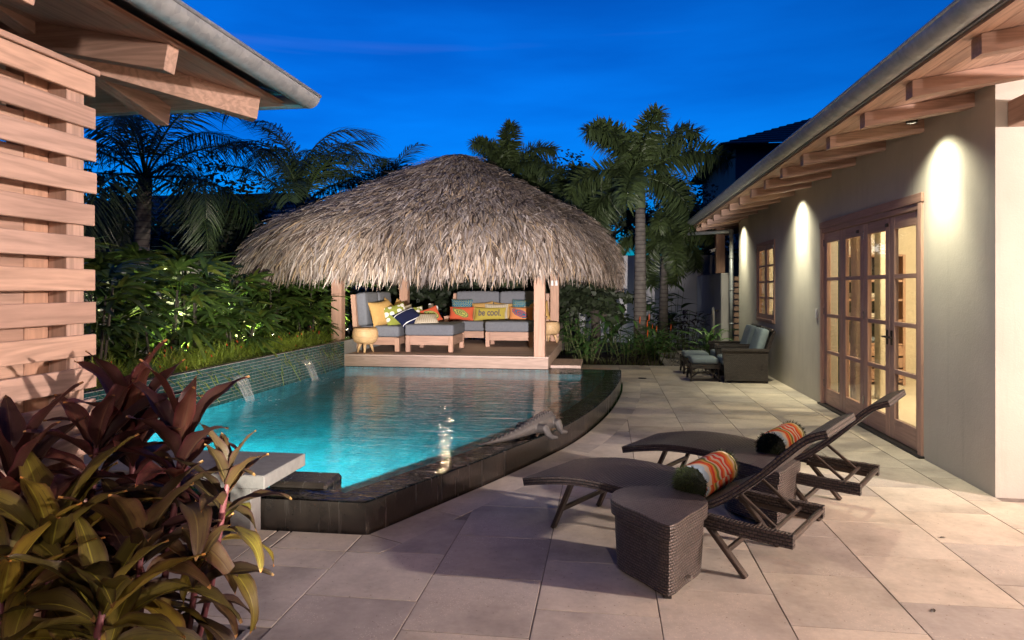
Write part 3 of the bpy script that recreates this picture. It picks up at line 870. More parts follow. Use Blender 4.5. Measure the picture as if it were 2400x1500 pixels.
# folding doors
FR = .075
hb('door_frame', 'doorwood_z', ((hx-.022,DY0,0),(hx+.10,DY0+FR,DZ-FR-.001)), ((hx-.022,DY1-FR,0),(hx+.10,DY1,DZ-FR-.001)), ch=.004)
hb('door_head', 'doorwood_y', ((hx-.025,DY0-.01,DZ-FR),(hx+.10,DY1+.01,DZ+.012)), ((hx-.012,DY0+FR,DZ-FR-.06),(hx+.09,DY1-FR,DZ-FR-.001)), ch=.004)
hb('door_sill', 'black_metal', ((hx-.05,DY0-.02,.0),(hx+.2,DY1+.02,.022)), ch=.004)
pw_ = (DY1-DY0-2*FR)/4; PZ0, PZ1 = .03, DZ-FR-.066
for k in range(4):
    y0 = DY0+FR+pw_*k+.004; y1 = y0+pw_-.008; xa, xb = hx+.012, hx+.056
    st = .105
    mm = MB(); mm.box((xa,y0,PZ0),(xb,y0+st,PZ1),.004); mm.box((xa,y1-st,PZ0),(xb,y1,PZ1),.004)
    dp = mm.build('door_panel', M['doorwood_z'], house, world=True)
    dp['label'] = ['folding door panel with lever handle nearest the patio corner', 'second folding door panel, with the other lever handle', 'third folding door panel with small top latch', 'farthest folding door panel'][k]
    off = house.location
    def sub(name, mat, lo, hi, ch=.003):
        q = MB(); q.box(tuple(Vector(lo)-off), tuple(Vector(hi)-off), ch); return q.build(name, M[mat], dp)
    gz0, gz1 = .235, PZ1-.125
    sub('rail', 'doorwood_y', (xa+.001,y0+st,PZ0), (xb-.001,y1-st,gz0)); sub('rail', 'doorwood_y', (xa+.001,y0+st,gz1), (xb-.001,y1-st,PZ1))
    ph = (gz1-gz0)/4
    for r_ in range(1,4): sub('muntin', 'doorwood_y', (xa+.003,y0+st,gz0+ph*r_-.022), (xb-.003,y1-st,gz0+ph*r_+.022))
    for r_ in range(4): sub('pane', 'glass', (xa+.020,y0+st-.003,gz0+ph*r_), (xa+.025,y1-st+.003,gz0+ph*(r_+1)), 0)
    if k in (0, 1):
        yh = y1-.05 if k == 0 else y0+.05
        q = MB(); q.tube([(xa-.001-off.x,yh-off.y,1.05),(xa-.055-off.x,yh-off.y,1.05)], .011, 8)
        d_ = -1 if k == 0 else 1
        q.tube([(xa-.05-off.x,yh-off.y,1.05),(xa-.055-off.x,yh-off.y-.06*1,1.055),(xa-.05-off.x,yh-off.y-.12,1.045)], .009, 8); q.box((xa-.006-off.x,yh-off.y-.022,.97),(xa-.0005-off.x,yh-off.y+.022,1.12),.002)
        q.build('lever_handle', M['bronze_metal'], dp, smooth=True)
    if k in (1, 2): sub('latch', 'bronze_metal', (xa-.02,(y0 if k == 1 else y0+.12)+.02,PZ1-.09), (xa-.0005,(y0 if k == 1 else y0+.12)+.07,PZ1-.055))
    for z in (.25, 1.2, 2.1):
        if k in (1, 3): q = MB(); q.tube([(xa-.004-off.x,y1+.003-off.y,z),(xa-.004-off.x,y1+.003-off.y,z+.09)], .007, 6); q.build('hinge', M['steel'], dp)
# casement window
hb('window_frame', 'doorwood_z', ((hx-.02,WY0,WZ0),(hx+.08,WY0+.06,WZ1)), ((hx-.02,WY1-.06,WZ0),(hx+.08,WY1,WZ1)), ((hx-.021,WY0+.06,WZ1-.06),(hx+.079,WY1-.06,WZ1)), ((hx-.035,WY0+.06,WZ0),(hx+.08,WY1-.06,WZ0+.055)), ch=.004)
for k in range(2):
    w_ = (WY1-WY0-.12)/2; y0 = WY0+.06+w_*k+.003; y1 = y0+w_-.006; z0, z1 = WZ0+.058, WZ1-.063
    mm = MB(); s_ = .085
    for lo, hi in (((hx+.0,y0,z0),(hx+.042,y0+s_,z1)), ((hx+.0,y1-s_,z0),(hx+.042,y1,z1)), ((hx+.001,y0+s_,z0),(hx+.041,y1-s_,z0+s_)), ((hx+.001,y0+s_,z1-s_),(hx+.041,y1-s_,z1))): mm.box(lo, hi, .003)
    sh_ = mm.build('window_sash', M['doorwood_z'], house, world=True)
    ph = (z1-z0-2*s_)/4
    for r_ in range(1,4):
        q = MB(); q.box((hx+.006-off.x,y0+s_-off.y,z0+s_+ph*r_-.018),(hx+.036-off.x,y1-s_-off.y,z0+s_+ph*r_+.018),.002); q.build('muntin', M['doorwood_y'], sh_)
    for r_ in range(4):
        q = MB(); q.box((hx+.019-off.x,y0+s_-.003-off.y,z0+s_+ph*r_),(hx+.023-off.x,y1-s_+.003-off.y,z0+s_+ph*(r_+1))); q.build('pane', M['glass'], sh_)
    for z in (1.08, 2.22):
        q = MB(); ye = y1 if k else y0
        q.box((hx-.026-off.x,ye-.015-off.y,z),(hx-.0205-off.x,ye+.035-off.y,z+.08),.001); q.build('hinge', M['steel'], sh_)
# switch beside the doors
o = hb('switch_plate', 'white_plastic', ((hx-.012,9.78,1.14),(hx-.0005,9.855,1.265)), ch=.003); hb('switch_rocker', 'white_plastic', ((hx-.017,9.80,1.17),(hx-.0125,9.835,1.235)), ch=.002)
# interior shell
hb('room_floor', 'interior_wall', ((hx+.2,5.7,-.05),(8.0,15.14,.024)))
hb('partition', 'interior_wall', ((hx+.2,12.0,.024),(8.0,12.1,2.72)))
hb('room_wall', 'interior_wall', ((7.9,5.7,.024),(8.0,15.14,2.72)))
hb('inner_lining', 'interior_wall', ((hx+.202,5.702,.026),(8.0,5.73,2.72)), ((hx+.202,15.11,.026),(8.0,15.138,2.72)), ((hx+.2,5.73,.026),(hx+.215,DY0-.02,2.7)), ((hx+.2,DY1+.02,.026),(hx+.215,12.0,2.7)))
hb('ceiling', 'interior_wall', ((hx+.1,5.6,2.72),(8.0,15.2,2.76)))
hb('column', 'interior_wall', ((3.70,9.9,.024),(3.93,10.1,2.72)), ch=.01)
# wardrobe with open shelves
wd = thing('wardrobe', 'open wooden wardrobe with shelves seen through the third door panel', 'wardrobe', (4.02, 11.7, .024))
m = MB(); m.box((-.62,-.30,0),(-.58,.29,2.05),.003); m.box((.58,-.30,0),(.62,.29,2.05),.003); m.build('side', M['teak_z'], wd)
m = MB(); m.box((-.58,.27,0),(.58,.29,2.05)); m.build('back', M['dark_glass'], wd)
for z in (.05,.62,1.0,1.32,1.62,2.02):
    m = MB(); m.box((-.579,-.29,z),(.579,.268,z+.035),.003); m.build('shelf', M['teak_x'], wd)
for z in (.1,.28,.46):
    m = MB(); m.box((-.575,-.31,z),(.575,-.292,z+.155),.004); m.build('drawer', M['teak_x'], wd)
for i,(z,mt) in enumerate(((1.035,'curtain_light'),(1.355,'curtain_light'),(.655,'curtain_blue'))):
    f_ = MB(); f_.box((-.5,-.2,0),(-.1,.15,.09),.03); o = f_.build('folded_towel', M[mt]); o.location = (4.02+.35,11.7,.024+z)
    tag(o, ['folded pale cloth on the middle wardrobe shelf','folded pale cloth on the upper wardrobe shelf','folded blue cloth on the low wardrobe shelf'][i], 'towel')
def curtain(label, mat, y0, y1, x, waves, z0=.03, z1=2.6, amp=.045, gather=None):
    c = thing('curtain', label, 'curtain', (x, (y0+y1)/2, z0))
    mm = MB(); n = waves*8; rows = []
    for i in range(9):
        z = (z1-z0)*i/8; row = []
        for j in range(n+1):
            t_ = j/n; y = (t_-.5)*(y1-y0); s_ = 1.0
            if gather: s_ = 1-.45*math.exp(-((z-gather)/.35)**2)
            row.append((amp*math.sin(t_*waves*2*math.pi)*(.8+.2*math.sin(i)), y*s_, z))
        rows.append(row)
    mm.loft(rows, False, False); mm.build('cloth', M[mat], c, smooth=True)
    return c
curtain('dark curtain behind the farthest door panel', 'curtain_dark', 9.72, 10.6, 3.16, 9)
curtain('pale curtain behind the second door panel from the far end', 'curtain_light', 9.10, 9.36, 3.17, 4)
curtain('blue grey curtain tied back at the near door jamb', 'curtain_blue', 6.75, 7.42, 3.18, 6, gather=1.0)
# room lamps
for k, (x, y, e) in enumerate(((5.0, 8.9, 420), (4.6, 13.6, 160))):
    cl = thing('ceiling_lamp', ['round ceiling lamp in the room behind the folding doors', 'round ceiling lamp in the room behind the small window'][k], 'lamp', (x, y, 2.72))
    m = MB(); m.tube([(0,0,0),(0,0,-.04)], .16, 20); m.build('base', M['white_plastic'], cl)
    m = MB(); m.tube([(0,0,-.041),(0,0,-.075)], .13, 20); m.build('diffuser', M['lamp_warm'], cl)
    lamp('POINT', 'room_light', cl, (x, y, 2.55), e, (1.0, 0.80, 0.52), None, .12)
# downlights in the eaves, tucked up between the rafters
for k, (y, e) in enumerate(((6.27, 170), (10.54, 230), (14.82, 170), (-.4, 25))):
    dl = thing('eave_downlight', ['downlight under the eaves nearest the patio corner', 'downlight under the eaves between doors and window', 'downlight under the eaves above the downspout', 'downlight under the eaves of the porch'][k], 'lamp', (2.60, y, roofz(2.60)-.002), 0, 'downlights under the villa eaves')
    m = MB(); m.tube([(0,0,0),(0,0,-.02)], .05, 14); m.build('mount', M['black_metal'], dl)
    m = MB(); ring = lambda r, z: [(r*math.cos(a), r*math.sin(a), z) for a in [2*math.pi*q/16 for q in range(16)]]
    m.loft([ring(.046,-.02),ring(.046,-.075),ring(.040,-.075),ring(.040,-.022)], True, False); m.build('shade', M['black_metal'], dl, smooth=False)
    m = MB(); m.tube([(0,0,-.0205),(0,0,-.026)], .036, 14); m.build('lens', M['lamp_warm'], dl)
    lamp('SPOT', 'downlight', dl, (2.60, y, roofz(2.60)-.078), e*1.0, (1.0, 0.92, 0.66), (2.66, y, 0), .05, R(130), 1.0)
    lamp('SPOT', 'downlight_beam', dl, (2.60, y, roofz(2.60)-.078), e*1.35, (1.0, 0.92, 0.64), (2.84, y, .6), .06, R(66), 1.0)
# porch wall lamp: lights the patio, the screen and the rafters
wl = thing('porch_lamp', 'bright lantern on the porch wall of the villa', 'lamp', (8.47, 2.1, 2.55))
m = MB(); m.box((-.02,-.06,-.12),(.029,.06,.12),.005); m.build('back_plate', M['black_metal'], wl)
m = MB(); m.tube([(-.02,0,.1),(-.14,0,.14),(-.14,0,.10)], .012, 8); m.build('arm', M['black_metal'], wl)
m = MB(); m.tube([(-.14,0,.10),(-.14,0,-.10)], .06, 14); m.build('globe', M['lamp_warm'], wl)
lamp('POINT', 'porch_light', wl, (8.20, 2.1, 2.55), 4600, (1.0, 0.81, 0.74), None, .14)

# ================================================================== LEFT PAVILION: slatted screen and eaves
pav = thing('garden_pavilion', 'timber pavilion corner with slatted cedar screen and overhanging eaves', 'pavilion', (-2.2, 2.0, 0))
SX = -2.2
top = 2.47
for k in range(17):
    z1 = top - .14*k; z0 = z1 - .091
    m = MB(); m.box((SX-.022,-1.2,z0),(SX+rnd(-.001,.001),2.70+rnd(-.006,.006),z1),.003); m.build('slat', M['cedar_y'], pav, world=True)
    if k < 16:
        m = MB(); m.box((SX-.135,-1.2,z0-.068),(SX-.115,2.449,z0+.02),.003); m.build('rear_slat', M['cedar_y'], pav, world=True)
m = MB(); m.box((SX-.16,-1.2,top+.003),(SX+.012,2.712,top+.028),.003); m.build('cap', M['cedar_y'], pav, world=True)
for y in (2.66, .9):
    m = MB(); m.box((SX-.112,y-.095,0),(SX-.024,y,top),.003); m.build('post', M['cedar_z'], pav, world=True)
m = MB(); m.box((SX-.20,2.45,0),(SX-.113,2.575,top),.003); m.build('post', M['teak_z'], pav, world=True)
m = MB(); m.box((SX-1.6,-1.2,0),(SX-1.5,2.4,2.9)); m.build('inner_wall', M['grey_render'], pav, world=True)
GX, GY, GZ = -1.94, 4.28, 2.81
def pz(d): return 2.725 + .20*d      # underside of the boarding, d metres in from the eave
EX, EY = -2.05, 4.17
hipd = 4.0
# boarded soffit in two planes meeting on the hip
nb = 14
for k in range(nb):
    d0 = k*.14; d1 = d0+.136
    m = MB()
    m.poly([(EX-d0,-2,pz(d0)),(EX-d0,EY-d0,pz(d0)),(EX-d1,EY-d1,pz(d1)),(EX-d1,-2,pz(d1))])
    m.poly([(EX-d0,-2,pz(d0)+.02),(EX-d1,-2,pz(d1)+.02),(EX-d1,EY-d1,pz(d1)+.02),(EX-d0,EY-d0,pz(d0)+.02)])
    m.build('soffit_board', M['cedar_y'], pav, world=True)
    m = MB()
    m.poly([(EX-d0,EY-d0,pz(d0)),(-7,EY-d0,pz(d0)),(-7,EY-d1,pz(d1)),(EX-d1,EY-d1,pz(d1))])
    m.poly([(EX-d0,EY-d0,pz(d0)+.02),(EX-d1,EY-d1,pz(d1)+.02),(-7,EY-d1,pz(d1)+.02),(-7,EY-d0,pz(d0)+.02)])
    m.build('soffit_board', M['cedar_x'], pav, world=True)
m = MB(); dd = nb*.14
m.poly([(EX-dd,-2,pz(dd)),(EX-dd,EY-dd,pz(dd)),(-7,EY-dd,pz(dd)),(-7,-2,pz(dd))]); m.build('ceiling_lining', M['cedar_x'], pav, world=True)
m = MB()
for zz in (.024,.07):
    m.poly([(EX,-2,pz(0)+zz),(EX,EY,pz(0)+zz),(-7,EY-5,pz(5)+zz),(-7,-2,pz(5)+zz)]); m.poly([(EX,EY,pz(0)+zz),(-9,EY,pz(0)+zz),(-9,EY-5,pz(5)+zz),(EX-5,EY-5,pz(5)+zz)])
m.build('roof', M['roof_metal'], pav, world=True)
def raft(a, b_, w=.085, h=.13):
    """rafter from eave point a inwards to b, tops touching the boards"""
    m = MB(); m.bar(a, b_, w, h, ch=.003); return m.build('rafter', M['cedar_x'], pav, world=True)
for y in (3.09, 2.25, 1.4, .55, -.3):
    raft((EX-.06,y,pz(.06)-.066), (EX-3,y,pz(3)-.066))
for x in (-2.86, -3.7, -4.5, -5.3):
    m = MB(); m.bar((x,EY-.06,pz(.06)-.066), (x,EY-3,pz(3)-.066), .085, .13, ch=.003); m.build('rafter', M['cedar_y'], pav, world=True)
raft((EX-.13,EY-.13,pz(.13)-.075), (EX-3,EY-3,pz(3)-.075), .10, .15)
gutter((GX,-1.9,GZ), (GX,GY,GZ), (1,0,0), .078, 'gutter', pav)
gutter((GX-.02,GY-.02,GZ), (-8,GY-.02,GZ), (0,1,0), .078, 'gutter', pav)
# path lamp beside the camera: one head to thatch and palms, one along the planter
gl_ = thing('garden_lamp', 'twin headed path lamp on a short post beside the patio', 'lamp', (.7, -.5, 0))
m = MB(); m.tube([(0,0,0),(0,0,.78)], .035, 12); m.build('post', M['black_metal'], gl_)
for x in (-.05,.05):
    m = MB(); m.tube([(x,-.03,.84),(x,.06,.86)], .045, 14); m.build('head', M['black_metal'], gl_)
    m = MB(); m.tube([(x,.061,.86),(x,.068,.861)], .038, 14); m.build('lens', M['lamp_white'], gl_)
lamp('SPOT', 'garden_light', gl_, (.75, -.40, .87), 11500, (1.0, 0.90, 0.88), (-2.0, 13, 3.7), .04, R(38), .45)
lamp('SPOT', 'garden_light', gl_, (.65, -.40, .87), 4200, (1.0, 0.97, 0.80), (-5.3, 10.4, 1.1), .04, R(22), .6)
# unseen post lamp added behind the camera to fill the shadows with warm light
bl = thing('fill_lamp', 'added warm fill lamp on a post, unseen behind the camera', 'lamp', (1.4, -3.6, 0))
m = MB(); m.tube([(0,0,0),(0,0,2.2)], .04, 12); m.build('post', M['black_metal'], bl)
m = MB(); m.tube([(0,0,2.2),(0,0,2.48)], .09, 16); m.build('globe', M['lamp_warm'], bl)
lamp('POINT', 'fill_light', bl, (1.4, -3.38, 2.36), 660, (1.0, 0.80, 0.70), None, .12)
# ================================================================== THATCHED GAZEBO
gz = thing('thatched_gazebo', 'timber gazebo with shaggy palm thatch roof and raised deck by the pool', 'gazebo', (-2.85, 13.0, 0))
PX0, PX1, PY0, PY1, PZ = -4.58, -.94, 11.26, 14.78, .41
nbd = 25
for k in range(nbd):
    y0 = PY0+.005 + k*(PY1-PY0)/nbd; y1 = y0 + (PY1-PY0)/nbd - .005
    m = MB(); m.box((PX0,y0,PZ-.03),(PX1,y1,PZ+rnd(-.0008,.0008)),.003); m.build('deck_board', M['deck_x'], gz, world=True)
m = MB(); m.box((PX0+.002,PY0-.003,PZ-.205),(PX1-.002,PY0+.035,PZ-.032),.004); m.build('front_fascia', M['deck_x'], gz, world=True)
m = MB(); m.box((PX1-.04,PY0+.036,PZ-.205),(PX1-.004,PY1,PZ-.032),.004); m.build('side_fascia', M['deck_y'], gz, world=True)
m = MB(); m.box((PX0-.02,PY0+.06,-.05),(PX1-.05,PY1,PZ-.034)); m.build('deck_base', M['pool_stone'], gz, world=True)
m = MB(); m.box((PX1+.002,11.62,.18),(-.42,12.7,.235),.006); m.box((PX1+.03,11.66,.0),(-.46,12.66,.178)); m.build('step', M['deck_y'], gz, world=True)
m = MB(); m.box((-.415,11.55,.06),(.10,12.5,.10),.005); m.box((-.38,11.6,0),(.06,12.45,.058)); m.build('step', M['deck_y'], gz, world=True)
for (x, y, z0) in ((-4.60,11.32,WT+.005),(-1.09,11.33,PZ+.001),(-4.42,14.66,PZ+.001),(-1.09,14.70,PZ+.001)):
    m = MB(); m.box((x-.092,y-.092,z0),(x+.092,y+.092,2.75),.008); m.build('post', M['teak_z'], gz, world=True)
for a, b_ in (((-4.6,11.325,2.42),(-1.09,11.325,2.42)),((-4.5,14.69,2.42),(-1.09,14.69,2.42))):
    m = MB(); m.bar(a, b_, .14, .18, ch=.005); m.build('roof_beam', M['teak_x'], gz, world=True)
for x in (-4.5,-1.09):
    m = MB(); m.bar((x,11.4,2.24),(x,14.6,2.24), .14, .17, ch=.005); m.build('roof_beam', M['teak_y'], gz, world=True)
# roof surface
RC = Vector((-3.05, 13.05)); RA = 3.16; APEX = 4.12
prof = [(0,0),(.10,.05),(.20,.115),(.33,.215),(.50,.345),(.65,.465),(.78,.565),(.87,.65),(.94,.75),(.985,.85),(1.0,.94)]
DROP = 2.27
pl_ = [0]
for i in range(1,len(prof)):
    pl_.append(pl_[-1]+math.hypot((prof[i][0]-prof[i-1][0])*RA, (prof[i][1]-prof[i-1][1])*DROP))
def prof_at(s):
    s = max(0, min(s, pl_[-1]))
    for i in range(1,len(pl_)):
        if pl_[i] >= s:
            t_ = (s-pl_[i-1])/(pl_[i]-pl_[i-1]); return tuple(prof[i-1][j]*(1-t_)+prof[i][j]*t_ for j in (0,1))
def rr(th):
    c, s = abs(math.cos(th)), abs(math.sin(th)); p = 4.2
    return RA/((c**p+s**p)**(1/p))
def roofpt(th, s):
    r, d = prof_at(s); q = rr(th)*r
    # hips soften towards the top
    q = q*(1-.12*(1-r)) if q > RA*r else q
    return Vector((RC.x+.20*(1-r)+q*math.cos(th), RC.y+q*math.sin(th), APEX-d*DROP))
m = MB(); nth, ns = 72, 22; rows = []
for i in range(ns+1):
    rows.append([tuple(roofpt(2*math.pi*j/nth, max(.01,pl_[-1]*i/ns)) + Vector((0,0,-.05))) for j in range(nth)])
m.loft(rows, True, False)
m.build('thatch_lining', M['thatch_lining'], gz, smooth=True, world=True)
from mathutils import noise as mnoise
th_mb = MB()
V_, F_, C_ = th_mb.v, th_mb.f, th_mb.col
palette0 = [((.40,.335,.275),5),((.31,.25,.20),4),((.46,.39,.325),4),((.22,.17,.135),3),((.50,.38,.24),2),((.37,.335,.32),5),((.10,.075,.06),4),((.60,.55,.50),4)]
pal = [tuple(x*.78 for x in c) for c, n in palette0 for _ in range(n)]
def blade(p0, d, side, nrm, Ln, w, curl, lift):
    c = random.choice(pal); k = rnd(.55,1.3)
    q_ = mnoise.noise(p0*1.1)+.6*mnoise.noise(p0*3.7); k *= max(.45, 1+.42*q_); c = (c[0]*k*1.0, c[1]*k*.94, c[2]*k*.87, 1)
    n0 = len(V_)
    for i, (t_, ww) in enumerate(((0,.7),(.45,1.0),(.8,.7),(1.0,.12))):
        p = p0 + d*(Ln*t_) + nrm*(lift*t_*(1-.5*t_)*2) + Vector((0,0,-curl*t_*t_)) + side*(curl*.25*math.sin(t_*3))
        s_ = side*(w*ww*.5)
        V_.append(tuple(p-s_+nrm*w*.18)); V_.append(tuple(p+s_))
    for i in range(3):
        a = n0+2*i; F_.append((a,a+1,a+3,a+2)); C_.append(c); th_mb.uv.append(None)
th_mb.has_col = True
NB = 62000
tot = pl_[-1]
made = 0
while made < NB:
    th = rnd(0, 2*math.pi)
    # camera side gets most of the blades
    if math.sin(th) > .35 and random.random() < .55: continue
    s = tot*math.sqrt(random.random())
    if s < tot*.02: continue
    p = roofpt(th, s); q = roofpt(th, min(tot, s+.06)); q0 = roofpt(th, max(.001, s-.06))
    d = (q-q0)
    if d.length < 1e-4: continue
    d.normalize()
    tang = (roofpt(th+.02, s)-roofpt(th-.02, s)).normalized()
    nrm = tang.cross(d) if tang.cross(d).z > 0 else d.cross(tang)
    if nrm.z < 0: nrm = -nrm
    ya = random.gauss(0, .30)
    dd = (d*math.cos(ya) + tang*math.sin(ya)).normalized()
    side = nrm.cross(dd).normalized()
    Ln = rnd(.22,.50)
    blade(p + nrm*rnd(-.02,.045), dd, side, nrm, Ln, rnd(.012,.031), rnd(.0,.09), rnd(.0,.07)+(.08 if random.random() < .12 else 0))
    made += 1
# hanging fringe at the eave, several layers deep
for q in range(14000):
    th = rnd(0, 2*math.pi)
    if math.sin(th) > .5 and random.random() < .4: continue
    s = tot*rnd(.93, 1.0); p = roofpt(th, s)
    rad = Vector((math.cos(th), math.sin(th), 0)); tang = Vector((-rad.y, rad.x, 0))
    p = p - rad*rnd(-.02,.34)
    d = (Vector((0,0,-1)) + rad*rnd(-.15,.22) + tang*random.gauss(0,.22)).normalized()
    blade(p, d, tang, rad, rnd(.12,.34)*(1.4 if random.random() < .08 else 1), rnd(.012,.028), 0.0, rnd(-.02,.05))
# ridge tuft at the apex
for q in range(700):
    th = rnd(0,6.283); p = roofpt(th, rnd(.01,.22)); rad = Vector((math.cos(th), math.sin(th), -.25)).normalized(); tang = Vector((-rad.y, rad.x, 0)).normalized()
    blade(p+Vector((0,0,rnd(0,.05))), rad, tang, Vector((0,0,1)), rnd(.2,.4), rnd(.014,.03), rnd(0,.05), .02)
tag(th_mb.build('thatch', M['thatch'], gz, world=True), kind='stuff')
# lamp hung under the ridge
gp = thing('pendant_lamp', 'small pendant lamp hanging under the gazebo ridge', 'lamp', (-3.05, 12.6, 2.5))
m = MB(); m.tube([(0,0,.08),(0,0,1.1)], .004, 6); m.build('cable', M['black_metal'], gp)
m = MB(); m.tube([(0,0,0),(0,0,.08)], [.09,.03], 16); m.build('shade', M['bronze_metal'], gp)
m = MB(); m.tube([(0,0,-.05),(0,0,-.002)], [.03,.04], 12); m.build('bulb', M['lamp_bulb'], gp)
lamp('POINT', 'pendant_light', gp, (-3.05, 12.6, 2.40), 24, (1.0, 0.78, 0.50), None, .025)
# switch plates on the far right post
for x in (-1.135,-1.05):
    m = MB(); m.box((x-.028,14.588,1.60),(x+.028,14.606,1.71),.003); sp = m.build('switch_plate', M['white_plastic'], gz, world=True)

# ================================================================== SOFT FURNISHINGS
def cushion_mesh(sx, sy, sz, e=.16, n=10, puff=.02):
    """soft rounded block centred on x,y, standing on z=0"""
    m = MB()
    def sq(p):
        x, y, z = p
        r = min(e, sz*.48)
        q = [max(-1, min(1, a)) for a in (x, y, z)]
        hx_, hy_, hz_ = sx/2, sy/2, sz/2
        P = Vector((q[0]*hx_, q[1]*hy_, q[2]*hz_))
        core = Vector((max(-hx_+r, min(hx_-r, P.x)), max(-hy_+r, min(hy_-r, P.y)), max(-hz_+r, min(hz_-r, P.z))))
        d = P-core
        if d.length > 1e-6: P = core + d.normalized()*r
        k = (1-q[0]**2)*(1-q[1]**2)
        P.z += puff*k*(1 if q[2] > 0 else -.3)
        return (P.x, P.y, P.z+hz_)
    # parameter positions gathered near the edges
    ts = [-1,-.985,-.95,-.88,-.6,-.2,.2,.6,.88,.95,.985,1]
    def face(fn):
        k = len(ts); vs = [sq(fn(a, b_)) for a in ts for b_ in ts]
        fs = [(i*k+j,(i+1)*k+j,(i+1)*k+j+1,i*k+j+1) for i in range(k-1) for j in range(k-1)]
        m.faces(vs, fs)
    face(lambda a, b_: (a, b_, 1)); face(lambda a, b_: (b_, a, -1)); face(lambda a, b_: (1, a, b_)); face(lambda a, b_: (-1, b_, a)); face(lambda a, b_: (b_, 1, a)); face(lambda a, b_: (a, -1, b_))
    return m
def cushion(name, mat, parent, sx, sy, sz, loc, rot=(0,0,0), e=.045, puff=.015):
    o = cushion_mesh(sx, sy, sz, e, puff=puff).build(name, M[mat], parent, smooth=True)
    o.location = loc; o.rotation_euler = rot
    return o
def piping(parent, sx, sy, z, mat, r=.006):
    m = MB(); k = .04
    P = [(-sx/2+k,-sy/2),(sx/2-k,-sy/2),(sx/2,-sy/2+k),(sx/2,sy/2-k),(sx/2-k,sy/2),(-sx/2+k,sy/2),(-sx/2,sy/2-k),(-sx/2,-sy/2+k)]
    m.tube([(x,y,z) for x,y in P+[P[0]]], r, 6, False); return m.build('piping', M[mat], parent, smooth=True)

DZ0 = PZ + .002
# sofa along the left side, facing the centre of the deck
s = thing('daybed_sofa', 'grey cushioned timber sofa with tall back on the left of the deck', 'sofa', (-4.08, 12.68, DZ0))
W, Ls = .84, 1.62
for x in (-.38,.37):
    for y in (-.81,.77):
        top_ = .36 if x > 0 else (1.02 if True else .36)
        m = MB()
        if x > 0: m.box((x-.04,y-.04,0),(x+.04,y+.04,.24),.004)
        else: m.bar((x,y,0),(x-.075,y,1.02), .08, .09, up=(0,1,0), ch=.004)
        m.build('leg', M['teak_z'], s)
m = MB(); m.box((-.34,-.845,.115),(.33,-.80,.255),.004); m.build('side_apron', M['teak_x'], s)
m = MB(); m.box((.33,-.77,.115),(.375,.73,.24),.004); m.build('front_apron', M['teak_y'], s)
m = MB(); m.bar((-.40,-.77,.40),(-.40,.73,.40),.03,.11,up=(0,0,1),ch=.003); m.bar((-.44,-.77,.90),(-.44,.73,.90),.03,.12,ch=.003); m.build('back_rail', M['teak_y'], s)
m = MB(); m.box((-.40,.735,.50),(.40,.83,.545),.004); m.build('arm', M['teak_x'], s)
m = MB(); m.box((.33,.74,.24),(.40,.82,.499),.004); m.build('arm_post', M['teak_z'], s)
m = MB(); m.box((-.35,-.79,.215),(.35,.73,.25),.003); m.build('seat_base', M['teak_y'], s)
for y in (-.41,.36): 
    c = cushion('seat_cushion', 'grey_fabric', s, .74, .76, .20, (.02,y,.252))
for y in (-.41,.36):
    c = cushion('back_cushion', 'grey_fabric', s, .19, .76, .60, (-.29,y,.452), (0,R(-5),0), .05)
# sofa along the back, facing the pool
s = thing('long_sofa', 'grey cushioned timber sofa across the back of the deck', 'sofa', (-2.24, 14.18, DZ0))
for x in (-1.02,1.0):
    for y in (-.40,.38):
        m = MB()
        if y < 0: m.box((x-.04,y-.04,0),(x+.04,y+.04,.52),.004)
        else: m.bar((x,y,0),(x,y+.06,1.02), .08, .08, up=(1,0,0), ch=.004)
        m.build('leg', M['teak_z'], s)
for x in (-1.02,1.0):
    m = MB(); m.box((x-.05,-.44,.522),(x+.05,.36,.56),.004); m.build('arm', M['teak_y'], s)
m = MB(); m.box((-.98,-.42,.115),(.96,-.375,.25),.004); m.build('front_apron', M['teak_x'], s)
m = MB(); m.box((-.98,-.37,.215),(.96,.36,.25),.003); m.build('seat_base', M['teak_x'], s)
m = MB(); m.box((-.98,.39,.85),(.96,.42,.98),.003); m.build('back_rail', M['teak_x'], s)
for x in (-.485,.465):
    cushion('seat_cushion', 'grey_fabric', s, .94, .74, .20, (x,-.05,.252))
    cushion('back_cushion', 'grey_fabric', s, .94, .19, .61, (x,.27,.452), (R(-5),0,0), .05)
def ottoman(name, label, loc, sx, sy):
    o = thing(name, label, 'ottoman', loc, 0, 'ottomans on the gazebo deck')
    for x in (-sx/2+.04,sx/2-.04):
        for y in (-sy/2+.04,sy/2-.04):
            m = MB(); m.box((x-.04,y-.04,0),(x+.04,y+.04,.29),.004); m.build('leg', M['teak_z'], o)
    for y in (-sy/2+.03,sy/2-.03):
        m = MB(); m.box((-sx/2+.081,y-.02,.125),(sx/2-.081,y+.02,.285),.003); m.build('apron', M['teak_x'], o)
    for x in (-sx/2+.03,sx/2-.03):
        m = MB(); m.box((x-.02,-sy/2+.081,.125),(x+.02,sy/2-.081,.285),.003); m.build('apron', M['teak_y'], o)
    m = MB(); m.box((-sx/2+.05,-sy/2+.05,.24),(sx/2-.05,sy/2-.05,.288)); m.build('seat_base', M['teak_x'], o)
    c = cushion('cushion', 'grey_fabric', o, sx+.03, sy+.03, .20, (0,0,.29))
    return o
ottoman('deck_ottoman', 'large grey ottoman pushed against the left sofa', (-3.11, 12.30, DZ0), .86, 1.0)
ottoman('deck_ottoman', 'grey ottoman half hidden behind the front right post', (-1.85, 13.35, DZ0), .92, .66)
